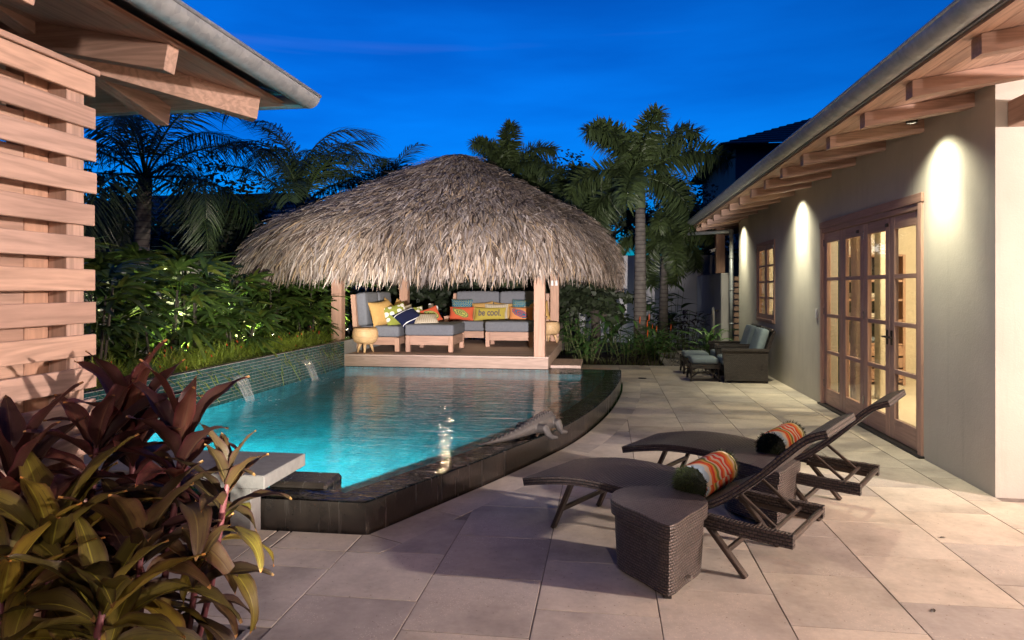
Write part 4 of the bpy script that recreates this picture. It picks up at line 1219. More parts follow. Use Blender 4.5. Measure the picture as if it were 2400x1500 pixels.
# corner table with two shaded lamps
ct = thing('corner_table', 'small timber corner table between the two sofas', 'table', (-3.72, 14.12, DZ0))
m = MB(); m.box((-.28,-.28,.42),(.28,.28,.46),.004); m.build('top', M['teak_x'], ct)
for x in (-.24,.24):
    for y in (-.24,.24):
        m = MB(); m.box((x-.03,y-.03,0),(x+.03,y+.03,.419),.003); m.build('leg', M['teak_z'], ct)
for k, (x, y, h) in enumerate(((-3.63, 13.93, .20),(-3.56, 14.06, .15))):
    c = thing('candle_lamp', ['taller white shaded candle lamp on the corner table','shorter white shaded candle lamp on the corner table'][k], 'lamp', (x, y, DZ0+.461), 0, 'candle lamps on the corner table')
    m = MB(); m.tube([(0,0,0),(0,0,.012)], .045, 14); m.build('base', M['steel'], c)
    m = MB(); m.tube([(0,0,.012),(0,0,h)], .006, 8); m.build('stem', M['steel'], c)
    m = MB(); m.tube([(0,0,h),(0,0,h+.15)], .052, 18); m.build('shade', M['white_plastic'], c, smooth=False)

# ---- pillows
def uvpat(name, build, rough=0.9):
    t = NT(name); v = t.coords('UV'); t.set(build(t, v), rough, 0, 0.15); M[name] = t.m
def lattice(t, v):
    vo = t.n('TexVoronoi', feature='DISTANCE_TO_EDGE'); vo.inputs['Scale'].default_value = 5; vo.inputs['Randomness'].default_value = 0.0
    mp = t.n('Mapping'); mp.inputs['Rotation'].default_value = (0,0,R(45)); mp.inputs['Scale'].default_value = (1.3,.8,1); t.link(v, mp.inputs['Vector']); t.link(mp.outputs[0], vo.inputs['Vector'])
    d = vo.outputs['Distance']
    ringy = t.math('MULTIPLY', t.math('GREATER_THAN', d, .13), t.math('LESS_THAN', d, .20))
    return t.mix((0.015,0.13,0.24), (0.55,0.45,0.05), ringy)
uvpat('print_lattice', lattice)
def blobs(t, v):
    vo = t.n('TexVoronoi'); vo.inputs['Scale'].default_value = 3.6; vo.inputs['Randomness'].default_value = .55; t.link(v, vo.inputs['Vector'])
    return t.mix((0.24,0.26,0.05), (0.66,0.64,0.58), t.math('LESS_THAN', vo.outputs['Distance'], .42))
uvpat('print_blobs', blobs)
def navy(t, v):
    s = t.n('SeparateXYZ'); t.link(v, s.inputs[0])
    l = t.math('LESS_THAN', t.math('ABSOLUTE', t.math('SUBTRACT', t.math('ABSOLUTE', t.math('SUBTRACT', s.outputs['Y'], .5)), .33)), .022)
    return t.mix((0.012,0.016,0.05), (0.75,0.75,0.75), l)
uvpat('print_navy', navy)
def dots(t, v):
    vo = t.n('TexVoronoi', feature='DISTANCE_TO_EDGE'); vo.inputs['Scale'].default_value = 13; vo.inputs['Randomness'].default_value = 0; t.link(v, vo.inputs['Vector'])
    return t.mix((0.50,0.44,0.33), (0.28,0.22,0.13), t.math('GREATER_THAN', vo.outputs['Distance'], .26))
uvpat('print_dots', dots)
def swirl(bg, a, b_, cx, cy):
    def f(t, v):
        s = t.n('SeparateXYZ'); t.link(v, s.inputs[0])
        dx = t.math('SUBTRACT', s.outputs['X'], cx); dy = t.math('SUBTRACT', s.outputs['Y'], cy)
        d = t.math('SQRT', t.math('ADD', t.math('MULTIPLY', t.math('MULTIPLY', dx, dx), .55), t.math('MULTIPLY', t.math('ADD', dy, t.math('MULTIPLY', dx, .7)), t.math('ADD', dy, t.math('MULTIPLY', dx, .7)))))
        n = t.noise(v, 4, 3)
        body = t.math('LESS_THAN', t.math('ADD', d, t.math('MULTIPLY', n, .25)), .38)
        wv = t.math('GREATER_THAN', t.math('SINE', t.math('MULTIPLY', t.math('ADD', d, t.math('MULTIPLY', n, .22)), 70)), .15)
        return t.mix(bg, t.mix(a, b_, wv), body)
    return f
uvpat('print_red_swirl', swirl((0.52,0.10,0.045), (0.10,0.15,0.06), (0.46,0.42,0.10), .5, .5))
uvpat('print_orange_swirl', swirl((0.60,0.24,0.09), (0.03,0.12,0.20), (0.50,0.06,0.035), .45, .5))
def mustard(t, v):
    return t.ramp(t.noise(v, 60, 2), [(0.3, (0.36,0.28,0.05)), (0.7, (0.45,0.36,0.075))])
uvpat('print_mustard', mustard)
def pillow_mesh(w, h, th):
    m = MB(); n = 14
    for sgn in (1,-1):
        vs = []; uvs = []
        for i in range(n+1):
            for j in range(n+1):
                a, b_ = -1+2*i/n, -1+2*j/n
                k = max(0,(1-abs(a)**3))*max(0,(1-abs(b_)**3)); z = th/2*(k**.55)
                pinch = 1-.07*(1-abs(b_)**2)*abs(a)**3; pinch2 = 1-.07*(1-abs(a)**2)*abs(b_)**3
                vs.append((a*w/2*pinch, b_*h/2*pinch2, sgn*z + .006*math.sin(a*5+b_*3)*k)); uvs.append((i/n if sgn > 0 else 1-i/n, j/n))
        fs = []; fu = []
        for i in range(n):
            for j in range(n):
                q = (i*(n+1)+j,(i+1)*(n+1)+j,(i+1)*(n+1)+j+1,i*(n+1)+j+1)
                q = q if sgn > 0 else q[::-1]
                fs.append(q); fu.append([(uvs[e][0]*1.0, uvs[e][1]*h/w if False else uvs[e][1]) for e in q])
        m.faces(vs, fs, fu)
    return m
def pillow(label, mat, w, h, th, loc, face, lean=18, roll=0, kind='throw_pillow', group='pillows on the gazebo sofas'):
    """face: heading (deg, 0=+x) that the front looks towards; lean: back tilt"""
    o = pillow_mesh(w, h, th).build(kind, M[mat], None, smooth=True)
    o.location = loc
    Mx = Matrix.Rotation(R(face), 4, 'Z') @ Matrix.Rotation(R(90-lean), 4, 'Y') @ Matrix.Rotation(R(90+roll), 4, 'Z')
    o.rotation_euler = Mx.to_euler()
    tag(o, label, 'pillow', group)
    return o
SZ = DZ0+.46   # top of the seat cushions
by = 14.18-.02
pillow('blue pillow with yellow lattice at the left end of the long sofa', 'print_lattice', .46, .33, .15, (-3.02, by+.02, SZ+.28), -90, 15, 0)
pillow('plain yellow pillow leaning between the lattice pillows', 'yellow_fabric', .46, .40, .17, (-2.57, by+.02, SZ+.19), -90, 22, 6)
pillow('plain yellow pillow tucked beside the right lattice pillow', 'yellow_fabric', .42, .40, .16, (-2.16, by+.04, SZ+.18), -90, 20, -5)
pillow('blue pillow with yellow lattice near the right end of the long sofa', 'print_lattice', .46, .33, .15, (-1.72, by+.0, SZ+.28), -90, 15, 0)
pillow('plain yellow pillow at the right end of the long sofa', 'yellow_fabric', .44, .42, .17, (-1.38, by-.04, SZ+.19), -85, 24, 8)
pillow('red pillow printed with a green and yellow swirl', 'print_red_swirl', .52, .30, .14, (-2.98, by-.22, SZ+.145), -90, 20, 0)
bc = pillow('mustard pillow with grey words at the middle of the long sofa', 'print_mustard', .66, .29, .14, (-2.37, by-.24, SZ+.14), -90, 20, 0)
pillow('orange pillow printed with a blue and red swirl', 'print_orange_swirl', .50, .30, .14, (-1.72, by-.25, SZ+.145), -90, 20, 0)
pillow('small beige patterned pillow behind the mustard pillow', 'print_dots', .50, .33, .12, (-2.26, by-.13, SZ+.19), -90, 18, 0)
pillow('small beige patterned pillow behind the orange pillow', 'print_dots', .36, .30, .12, (-1.50, by-.16, SZ+.16), -88, 18, 0)
fc = bpy.data.curves.new('lettering', 'FONT'); fc.body = 'be cool.'; fc.size = .185; fc.align_x = 'CENTER'; fc.align_y = 'CENTER'; fc.offset = .0045; fc.space_character = 1.0
fo = bpy.data.objects.new('lettering', fc); COL.objects.link(fo)
bpy.context.view_layer.update()
fm = bpy.data.meshes.new_from_object(fo.evaluated_get(bpy.context.evaluated_depsgraph_get()))
bpy.data.objects.remove(fo); bpy.data.curves.remove(fc)
import bmesh
bm = bmesh.new(); bm.from_mesh(fm); bmesh.ops.triangulate(bm, faces=bm.faces[:]); bmesh.ops.subdivide_edges(bm, edges=[e for e in bm.edges if e.calc_length() > .03], cuts=2)
for v in bm.verts:
    x, y = v.co.x*.80, v.co.y*1.05+.005
    a_, b_ = max(-1,min(1,x/.33)), max(-1,min(1,y/.145))
    v.co = (x, y, .07*(max(0,(1-abs(a_)**3))*max(0,(1-abs(b_)**3)))**.55 + .006*math.sin(a_*5+b_*3)*max(0,(1-abs(a_)**3))*max(0,(1-abs(b_)**3)) + .004)
bm.to_mesh(fm); bm.free()
plain('print_ink', (0.10,0.085,0.085), 0.9); fm.materials.clear(); fm.materials.append(M['print_ink'])
inst(fm, 'lettering', bc)
lx = -4.08
pillow('plain yellow pillow at the near end of the left sofa', 'yellow_fabric', .50, .46, .19, (lx-.02, 12.12, SZ+.21), -30, 16, 4)
pillow('plain yellow pillow in the middle of the left sofa', 'yellow_fabric', .50, .44, .18, (lx-.02, 12.62, SZ+.20), -10, 24, 40)
pillow('plain yellow pillow at the far end of the left sofa', 'yellow_fabric', .48, .42, .18, (lx+.05, 13.10, SZ+.19), -25, 24, 42)
pillow('white pillow with olive blobs on the left sofa', 'print_blobs', .46, .40, .15, (lx+.24, 12.20, SZ+.18), -55, 22, 14)
pillow('olive and white pillow at the far end of the left sofa', 'print_blobs', .42, .32, .14, (lx+.38, 12.95, SZ+.16), -50, 24, 6)
pillow('beige patterned pillow behind the navy pillow', 'print_dots', .44, .34, .13, (lx+.30, 12.60, SZ+.18), -40, 26, 10)
pillow('navy pillow with white line sliding off the left sofa', 'print_navy', .48, .40, .14, (lx+.50, 12.12, SZ+.14), -62, 48, 30)
pillow('small beige patterned pillow lying on the ottoman edge', 'print_dots', .46, .30, .13, (lx+.80, 12.20, SZ+.10), -70, 60, 5)
pillow('small red and green pillow at the far end of the left sofa', 'print_red_swirl', .36, .32, .13, (lx+.74, 12.85, SZ+.15), -62, 25, 20)
# carved drum stools
def stool(label, loc, rz):
    s = thing('log_stool', label, 'stool', loc, rz, 'carved log stools on the deck')
    m = MB(); rings = []
    for z, r in ((.15,.07),(.16,.14),(.20,.19),(.27,.215),(.35,.215),(.405,.20),(.425,.185)):
        rings.append([(r*math.cos(a)*(1+.06*math.sin(2*a+1)), r*math.sin(a)*(1+.05*math.cos(3*a)), z+.012*math.sin(a*2)) for a in [2*math.pi*k/24 for k in range(24)]])
    m.loft(rings); m.build('seat', M['stool_wood'], s, smooth=True)
    m = MB(); m.tube([(0,0,.424),(0,0,.432)], [.17,.165], 24); m.build('cut_face', M['stool_wood'], s)
    for k in range(3):
        a = 2*math.pi*k/3+.5; m = MB(); m.tube([(.09*math.cos(a),.09*math.sin(a),.19),(.16*math.cos(a),.16*math.sin(a),0)], [.036,.017], 10); m.build('leg', M['stool_wood'], s, smooth=True)
    return s
stool('carved three legged log stool by the left sofa', (-4.22, 11.62, DZ0), .3)
stool('carved three legged log stool behind the front right post', (-1.16, 14.28, DZ0), 1.4)

# ================================================================== CROCODILE STATUE on the pool rim
cr = thing('crocodile_statue', 'dark metal crocodile statue crawling along the wet pool rim', 'statue', (-.68, 6.15, WATER))
m = MB()
sp_ = catmull([(-.40,-.42,.012),(-.26,-.30,.025),(-.12,-.16,.052),(.0,.0,.085),(.08,.16,.098),(.13,.30,.095),(.13,.40,.078),(.10,.48,.06),(.06,.58,.04),(.03,.67,.03)], 4)
rads = []
rk = [(0,.006),(.12,.02),(.25,.045),(.4,.078),(.55,.088),(.66,.075),(.74,.052),(.82,.056),(.9,.034),(1,.018)]
for i in range(len(sp_)):
    t_ = i/(len(sp_)-1)
    for j in range(1,len(rk)):
        if rk[j][0] >= t_: u = (t_-rk[j-1][0])/(rk[j][0]-rk[j-1][0]); rads.append(rk[j-1][1]*(1-u)+rk[j][1]*u); break
m.tube(sp_, rads, 12)
for (bx, by_, sd, fx, fy) in ((.02,.02,1,.20,-.05),(.02,.02,-1,-.16,.12),(.12,.28,1,.27,.20),(.12,.28,-1,-.02,.38)):
    kx, ky = bx+sd*.12, by_-sd*.04
    m.tube([(bx+sd*.04,by_,.075),(kx,ky,.085),((kx+fx)/2,(ky+fy)/2,.035),(fx,fy,.014),(fx+.05*sd,fy+.035,.008)], [.045,.042,.034,.026,.016], 8)
    for q in (-.02,0,.02): m.tube([(fx,fy,.012),(fx+.055*sd,fy+.03+q,.007)], [.009,.004], 6)
for i in range(3, len(sp_)-8):
    p = sp_[i]; d = (sp_[i+1]-sp_[i-1]).normalized(); sd = Vector((0,0,1)).cross(d)
    for o_ in (-.35,.0,.35):
        r = rads[i]; q = p + sd*(o_*r) + Vector((0,0,math.sqrt(max(0,1-o_*o_))*r))
        m.tube([tuple(q-Vector((0,0,.008))), tuple(q+Vector((0,0,.016)))], [.012,.003], 5)
body = m.build('body', M['statue_bronze'], cr, smooth=True)
rm = body.modifiers.new('remesh', 'REMESH'); rm.mode = 'VOXEL'; rm.voxel_size = .006; rm.use_smooth_shade = True

# ================================================================== SUN LOUNGERS
def strip(m, prof_pts, y0, y1, thick, ny=2):
    """a thick bent panel following prof_pts (x,z), spanning y0..y1, uv in metres"""
    P = [Vector((p[0],0,p[1])) for p in prof_pts]; n = len(P); ups = []
    for i in range(n):
        d = (P[min(i+1,n-1)]-P[max(i-1,0)]).normalized(); ups.append(Vector((-d.z,0,d.x)))
    L0 = [0]
    for i in range(1,n): L0.append(L0[-1]+(P[i]-P[i-1]).length)
    for i in range(n-1):
        a, b_ = P[i], P[i+1]; ua, ub = ups[i], ups[i+1]
        A = lambda p, y: (p.x, y, p.z)
        m.poly([A(a,y0),A(b_,y0),A(b_,y1),A(a,y1)], [(y0,L0[i]),(y0,L0[i+1]),(y1,L0[i+1]),(y1,L0[i])])
        a2, b2 = a-ua*thick, b_-ub*thick
        m.poly([A(a2,y0),A(a2,y1),A(b2,y1),A(b2,y0)], [(y0,L0[i]),(y1,L0[i]),(y1,L0[i+1]),(y0,L0[i+1])])
        for y, fl in ((y0,0),(y1,1)):
            q = [A(a,y),A(a2,y),A(b2,y),A(b_,y)]; uvq = [(L0[i],0),(L0[i],thick),(L0[i+1],thick),(L0[i+1],0)]
            m.poly(q if not fl else q[::-1], uvq if not fl else uvq[::-1])
    for i, fl in ((0,0),(n-1,1)):
        a = P[i]; a2 = a-ups[i]*thick; q = [(a.x,y0,a.z),(a.x,y1,a.z),(a2.x,y1,a2.z),(a2.x,y0,a2.z)]; uvq = [(y0,0),(y1,0),(y1,thick),(y0,thick)]
        m.poly(q if not fl else q[::-1], uvq if not fl else uvq[::-1])
def dense(pts, n=5): return [(p.x,p.z) for p in catmull([(x,0,z) for x,z in pts], n)]
def lounger(label, loc, rz):
    o = thing('sun_lounger', label, 'sun lounger', loc, rz, 'wicker sun loungers on the patio')
    y0, y1 = -.035, .60
    m = MB(); strip(m, dense([(-.225,.288),(-.05,.327),(.15,.358),(.35,.366),(.55,.357),(.75,.335),(.93,.312)]), y0, y1, .05); m.build('seat', M['wicker'], o)
    m = MB(); strip(m, dense([(.925,.318),(1.10,.405),(1.28,.545),(1.44,.70),(1.53,.785),(1.60,.825),(1.655,.845)]), y0+.01, y1-.01, .04); m.build('backrest', M['wicker'], o)
    for (a, b_) in ((y0,y0+.045),(y1-.045,y1)):
        m = MB(); strip(m, dense([(.931,.312),(1.1,.30),(1.3,.292),(1.50,.29)]), a, b_, .07); m.build('side_rail', M['wicker'], o)
    for y in (.0,.565):
        m = MB(); m.bar((.14,y,.31),(0,y,0),.026,.045,up=(0,1,0),ch=.004); m.build('leg', M['bronze_metal'], o)
        m = MB(); m.bar((1.02,y,.26),(1.25,y,0),.026,.045,up=(0,1,0),ch=.004); m.build('leg', M['bronze_metal'], o)
    m = MB(); m.bar((.06,.0,.13),(.06,.565,.13),.02,.03,ch=.003); m.build('stretcher', M['bronze_metal'], o)
    m = MB(); m.bar((1.145,.0,.12),(1.145,.565,.12),.02,.03,ch=.003); m.build('stretcher', M['bronze_metal'], o)
    for x in (1.375,1.485):
        m = MB(); m.tube([(x,y0+.02,.262),(x,y1-.02,.262)], .017 if x > 1.4 else .012, 10); m.build('end_bar', M['bronze_metal'], o)
    for y in (.10,.465):
        m = MB(); m.bar((1.17,y,.425),(1.375,y,.268),.018,.022,up=(0,1,0),ch=.003); m.build('prop', M['bronze_metal'], o)
    m = MB(); m.bar((1.17,.05,.41),(1.17,.515,.41),.018,.022,ch=.003); m.build('hinge_bar', M['bronze_metal'], o)
    for y in (y0+.055,y1-.055):
        m = MB(); m.bar((1.02,y,.24),(1.43,y,.22),.012,.03,ch=.002); m.build('notch_rail', M['bronze_metal'], o)
    return o
A_ = -R(30.3)
lounger('dark wicker sun lounger nearest the camera, striped bolster on it', (-.337,4.416,0), A_)
lounger('dark wicker sun lounger nearer the glass doors', (.335,5.415,0), A_)
# striped bolsters with tufted green ends
def stripes(t, v):
    s = t.n('SeparateXYZ'); t.link(v, s.inputs[0])
    wob = t.noise(t.coords('UV', (2.6,1.0,1)), 1.6, 2)
    f = t.math('FRACT', t.math('ADD', t.math('MULTIPLY', s.outputs['Y'], 1.7), t.math('MULTIPLY', wob, 1.1)))
    red, cream, org, grn, blu, yel = (0.62,0.055,0.03), (0.60,0.52,0.38), (0.68,0.17,0.04), (0.17,0.19,0.03), (0.34,0.45,0.50), (0.60,0.34,0.08)
    seq = [red,cream,red,org,yel,cream,grn,cream,red,blu,cream,org,red,yel,grn,cream,red,org,cream]
    return t.ramp(f, [(i/len(seq), c) for i, c in enumerate(seq)], 'CONSTANT')
uvpat('print_stripes', stripes)
leafmat('tuft', (0.018,0.028,0.006), (0.034,0.045,0.010), .7, .1, usecol=True)
def bolster(label, base, rz, ln=.48, r=.103):
    """base: middle of the axis; axis along local y"""
    o = thing('bolster_pillow', label, 'bolster', base, rz, 'striped bolsters on the loungers')
    m = MB(); rings = []; us = []
    for y, k in ((-.5,.90),(-.49,.97),(-.45,1.0),(0,1.015),(.45,1.0),(.49,.97),(.5,.90)):
        rings.append([(r*k*math.cos(a), y*ln, r*k*math.sin(a)) for a in [2*math.pi*j/28 for j in range(28)]]); us.append(y*ln)
    m.loft(rings, True, True, None, us); m.build('cover', M['print_stripes'], o, smooth=True)
    for sd in (-1,1):
        m = MB()
        for q in range(1500):
            a = rnd(0,6.283); rq = r*.97*math.sqrt(random.random()); 
            p = Vector((rq*math.cos(a), sd*(ln*.5-.002+.03*(1-(rq/r)**2)), rq*math.sin(a)))
            d = Vector((math.cos(a)*(rq/r)**2*1.1, sd*1.0, math.sin(a)*(rq/r)**2*1.1)) + Vector((rnd(-.6,.6),rnd(-.3,.3),rnd(-.6,.6))); d.normalize()
            w = Vector((rnd(-1,1),rnd(-1,1),rnd(-1,1))).cross(d).normalized()*rnd(.0015,.003); l = rnd(.018,.036)
            k = rnd(.5,1.3); m.poly([tuple(p-w),tuple(p+w),tuple(p+d*l)], None, (k,k,k*.9,1))
        core = MB()
        m.loft([[(r*.96*c_*math.cos(a), sd*(ln*.5+h), r*.96*c_*math.sin(a)) for a in [2*math.pi*j/18 for j in range(18)]] for c_, h in ((1,-.012),(.98,.004),(.7,.02),(.2,.028))], True, True, (.35,.4,.35,1))
        m.build('tufted_end', M['tuft'], o)
    return o
def lpos(base, s, y, z):
    c, s_ = math.cos(A_), math.sin(A_); return (base[0]+s*c-y*s_, base[1]+s*s_+y*c, z)
bolster('striped bolster with green tufted ends on the nearest lounger', lpos((-.337,4.416), .915, .285, .432), A_)
bolster('striped bolster with green tufted ends on the lounger by the doors', lpos((.335,5.415), .915, .285, .432), A_)
# wicker side tables
def side_table(label, loc, rz):
    o = thing('wicker_table', label, 'side table', loc, rz, 'wicker side tables between the loungers')
    plan = [p for p in catmull([(0,-.375,0),(.125,-.208,0),(.230,-.055,0),(.262,.06,0),(.20,.225,0),(0,.30,0),(-.20,.225,0),(-.262,.06,0),(-.230,-.055,0),(-.125,-.208,0)], 5, True)]
    # a crisp front corner
    plan[0] = Vector((0,-.385,0))
    ring = lambda k, z: [(p.x*k, p.y*k, z) for p in plan]
    m = MB(); m.loft([ring(.86,.02),ring(.895,.17),ring(.915,.312)], True, True); m.build('body', M['wicker_table'], o)
    m = MB(); m.loft([ring(.93,.304),ring(.985,.312),ring(1.0,.36),ring(1.0,.378),ring(.985,.39)], True, False); 
    top_ = ring(.985,.39); cen = (0,-.02,.396)
    for i in range(len(top_)):
        a, b_ = top_[i], top_[(i+1)%len(top_)]
        m.poly([a,b_,cen], [(a[0],a[1]),(b_[0],b_[1]),(0,-.02)])
    m.build('lid', M['wicker_table'], o)
    m = MB(); m.tube([(.115,-.19,.065),(.135,-.205,.067)], .012, 12); m.build('badge', M['steel'], o)
    for x, y in ((0,-.29),(.18,.05),(-.18,.05),(0,.21)):
        m = MB(); m.box((x-.02,y-.02,0),(x+.02,y+.02,.022),.003); m.build('foot', M['black_metal'], o)
    return o
side_table('dark wicker side table in front of the nearest lounger', (.29,3.785,0), .05)
side_table('dark wicker side table between the two loungers', (1.06,4.86,0), .05)

# ================================================================== WICKER ARMCHAIRS AND FOOTSTOOLS by the villa wall
def armchair(label, loc):
    """faces -x"""
    o = thing('wicker_armchair', label, 'armchair', loc, 0, 'wicker armchairs by the villa wall')
    for sd in (-1,1):
        y = sd*.33
        m = MB(); rows = []
        pr = [(-.40,.0,.06),(-.42,.30,.06),(-.44,.535,.075),(-.42,.56,.085)]
        sec = lambda x0, x1, z, w: [(x0,y-w/2,z),(x1,y-w/2,z),(x1,y+w/2,z),(x0,y+w/2,z)]
        m.loft([sec(-.345,.33,.035,.055),sec(-.36,.335,.30,.06),sec(-.385,.34,.50,.065),sec(-.40,.345,.515,.095),sec(-.40,.345,.548,.10),sec(-.385,.34,.56,.085)], True, True)
        m.build('arm', M['wicker_chair'], o)
        for x in (-.335,.32):
            m = MB(); m.box((x-.018,y-.022,0),(x+.018,y+.022,.06),.003); m.build('foot', M['black_metal'], o)
    m = MB(); strip(m, dense([(.20,.22),(.27,.45),(.345,.66),(.405,.86)]), -.36, .36, .05); m.build('backrest', M['wicker_chair'], o)
    m = MB(); m.tube([(.40,-.37,.865),(.40,.37,.865)], .03, 10); m.build('top_rail', M['wicker_chair'], o, smooth=True)
    m = MB(); sec = lambda z: [(-.35,-.298,z),(.25,-.298,z),(.25,.298,z),(-.35,.298,z)]
    m.loft([sec(.17),sec(.27)], True, True); m.build('seat_base', M['wicker_chair'], o)
    cushion('seat_cushion', 'blue_fabric', o, .60, .575, .14, (-.08,0,.275), (0,0,0), .05, .02)
    c = cushion('back_cushion', 'blue_fabric', o, .14, .57, .50, (.185,0,.40), (0,R(17),0), .06, .0)
    for y, z in ((-.13,.2),(.13,.2),(-.13,.36),(.13,.36)):
        q = MB(); q.tube([(-.069,y,z),(-.073,y,z)], .011, 10); q.build('button', M['blue_fabric'], c)
    return o
armchair('wicker armchair with blue cushions nearer the glass doors', (2.27,11.88,0))
armchair('wicker armchair with blue cushions nearer the downspout', (2.30,12.83,0))
def footstool(label, loc):
    o = thing('wicker_footstool', label, 'footstool', loc, 0, 'wicker footstools by the villa wall')
    sx, sy = .46, .54
    for x in (-1,1):
        for y in (-1,1):
            m = MB(); m.tube([(x*sx/2,y*sy/2,0),(x*(sx/2-.015),y*(sy/2-.015),.16),(x*sx/2,y*sy/2,.31)], .018, 8); m.build('leg', M['wicker_chair'], o)
    for y in (-1,1):
        m = MB(); m.tube([(x_*sx/2,y*sy/2,.07+.10*(1-x_*x_)) for x_ in (-1,-.6,-.2,.2,.6,1)], .012, 6)
        for q in range(7):
            x_ = -.85+.2833*q; 
            m.tube([(x_*sx/2,y*sy/2,.08+.10*(1-x_*x_)),((x_+.14)*sx/2,y*sy/2,.22)], .004, 5); m.tube([((x_+.14)*sx/2,y*sy/2,.08+.10*(1-x_*x_)),(x_*sx/2,y*sy/2,.22)], .004, 5)
        m.build('lattice_apron', M['wicker_chair'], o)
    for x in (-1,1):
        m = MB(); m.tube([(x*sx/2,y_*sy/2,.07+.10*(1-y_*y_)) for y_ in (-1,-.6,-.2,.2,.6,1)], .012, 6)
        for q in range(7):
            y_ = -.85+.2833*q
            m.tube([(x*sx/2,y_*sy/2,.08+.10*(1-y_*y_)),(x*sx/2,(y_+.14)*sy/2,.22)], .004, 5); m.tube([(x*sx/2,(y_+.14)*sy/2,.08+.10*(1-y_*y_)),(x*sx/2,y_*sy/2,.22)], .004, 5)
        m.build('lattice_apron', M['wicker_chair'], o)
    m = MB(); sec = lambda z, k: [(-sx/2*k,-sy/2*k,z),(sx/2*k,-sy/2*k,z),(sx/2*k,sy/2*k,z),(-sx/2*k,sy/2*k,z)]
    m.loft([sec(.215,1.02),sec(.285,1.04)], True, True); m.build('top_frame', M['wicker_chair'], o)
    cushion('cushion', 'blue_fabric', o, sx-.02, sy-.02, .10, (0,0,.287), (0,0,0), .04, .012)
    return o
footstool('wicker footstool with blue cushion in front of the nearer armchair', (1.63,11.90,0))
footstool('wicker footstool with blue cushion in front of the farther armchair', (1.62,12.87,0))
# ================================================================== GARDEN WALLS, NEIGHBOURS
m = MB(); m.box((-6.85,3.0,-.05),(-6.65,20.2,1.90),.01); o = m.build('garden_wall', M['garden_stucco']); tag(o, 'pale boundary wall behind the fan palms on the left', 'wall')
m = MB(); m.box((-6.85,20.2,-.05),(9.0,20.4,2.5),.01); o = m.build('garden_wall', M['garden_stucco']); tag(o, 'pale boundary wall behind the palms at the back', 'wall')
gw = thing('garden_wall', 'short pale wall with slatted gate at the far end of the villa', 'wall', (2.70,16.1,0))
m = MB(); m.box((2.59,16.0,-.05),(2.815,20.19,1.89),.02); m.build('wall_body', M['garden_stucco'], gw, world=True)
m = MB(); m.box((2.818,16.02,.0),(2.835,16.06,1.85)); m.build('gate_post', M['black_metal'], gw, world=True)
for k in range(13):
    z = .08+.136*k; m = MB(); m.box((2.836,16.03,z),(3.3,16.055,z+.10),.003); m.build('slat', M['cedar_x'], gw, world=True)
m = MB(); m.box((2.50,16.12,1.892),(2.70,16.32,2.93),.006); o = m.build('timber_post', M['teak_z']); tag(o, 'timber post standing on the short wall under the villa eaves', 'post')
sc = thing('security_camera', 'small white security camera on the timber post', 'camera', (2.48,16.15,2.42))
m = MB(); m.tube([(-.12,-.10,-.03),(-.02,.0,.0)], .035, 12); m.build('body', M['white_plastic'], sc); m = MB(); m.tube([(-.125,-.105,-.032),(-.13,-.11,-.034)], .028, 12); m.build('lens', M['dark_glass'], sc)
m = MB(); m.tube([(-.04,-.02,-.02),(.018,.03,.05)], .012, 8); m.build('bracket', M['white_plastic'], sc)
hs = thing('garden_hose', 'coiled grey and yellow garden hose hanging on the short wall', 'hose', (2.50,16.4,1.0))
for k in range(7):
    m = MB(); a_ = .13+.008*k; m.tube([(-.02-.012*(k%3), a_*math.sin(t_), -.26+(.30+.01*k)*math.cos(t_)) for t_ in [2*math.pi*q/20 for q in range(21)]], .011, 6, False); m.build('loop', M['hose_yellow' if k == 4 else 'hose_grey'], hs, smooth=True)
m = MB(); m.box((-.05,-.05,.0),(.089,.05,.05),.004); m.build('hook', M['black_metal'], hs)
# garden bed kerbs, path of slabs and pebbles
m = MB(); m.box((1.16,13.905,-.05),(1.29,17.0,.01),.004); o = m.build('path_kerb', M['stone_slab']); tag(o, 'narrow stone kerb along the garden path', 'kerb')
path = MB(); path.box((1.30,13.905,-.055),(2.58,19.5,-.03)); po = path.build('garden_path', M['grout']); tag(po, 'garden path of pale slabs set in pebbles', None, None, 'structure')
for k in range(6):
    y0 = 14.0+.85*k; s_, c = slab([(1.72,y0),(2.56,y0+rnd(-.03,.03)),(2.56,y0+.62),(1.72,y0+.62+rnd(-.03,.03))], -.03, .008); o = s_.build('path_slab', M['paver'], po); o.location = (c.x,c.y,0)
m = MB()
for q in range(1400):
    x, y = rnd(1.30,2.58), rnd(13.92,18); s_ = rnd(.012,.03)
    if x > 1.70 and (y-14.0)%.85 < .64: continue
    a = rnd(0,3.1); P = [(x+s_*rnd(.7,1.3)*math.cos(a+b_), y+s_*rnd(.6,1.1)*math.sin(a+b_)) for b_ in (0,1.05,2.1,3.14,4.2,5.25)]
    h = rnd(.0,.014); m.poly([(p[0],p[1],-.03+h+.008) for p in P])
    for i in range(6): p, r_ = P[i], P[(i+1)%6]; m.poly([(p[0]*1.0,p[1],-.03),(r_[0],r_[1],-.03),(r_[0],r_[1],-.022+h),(p[0],p[1],-.022+h)])
tag(m.build('pebbles', M['rock']), 'grey pebbles filling the garden path between slabs', None, None, 'stuff')
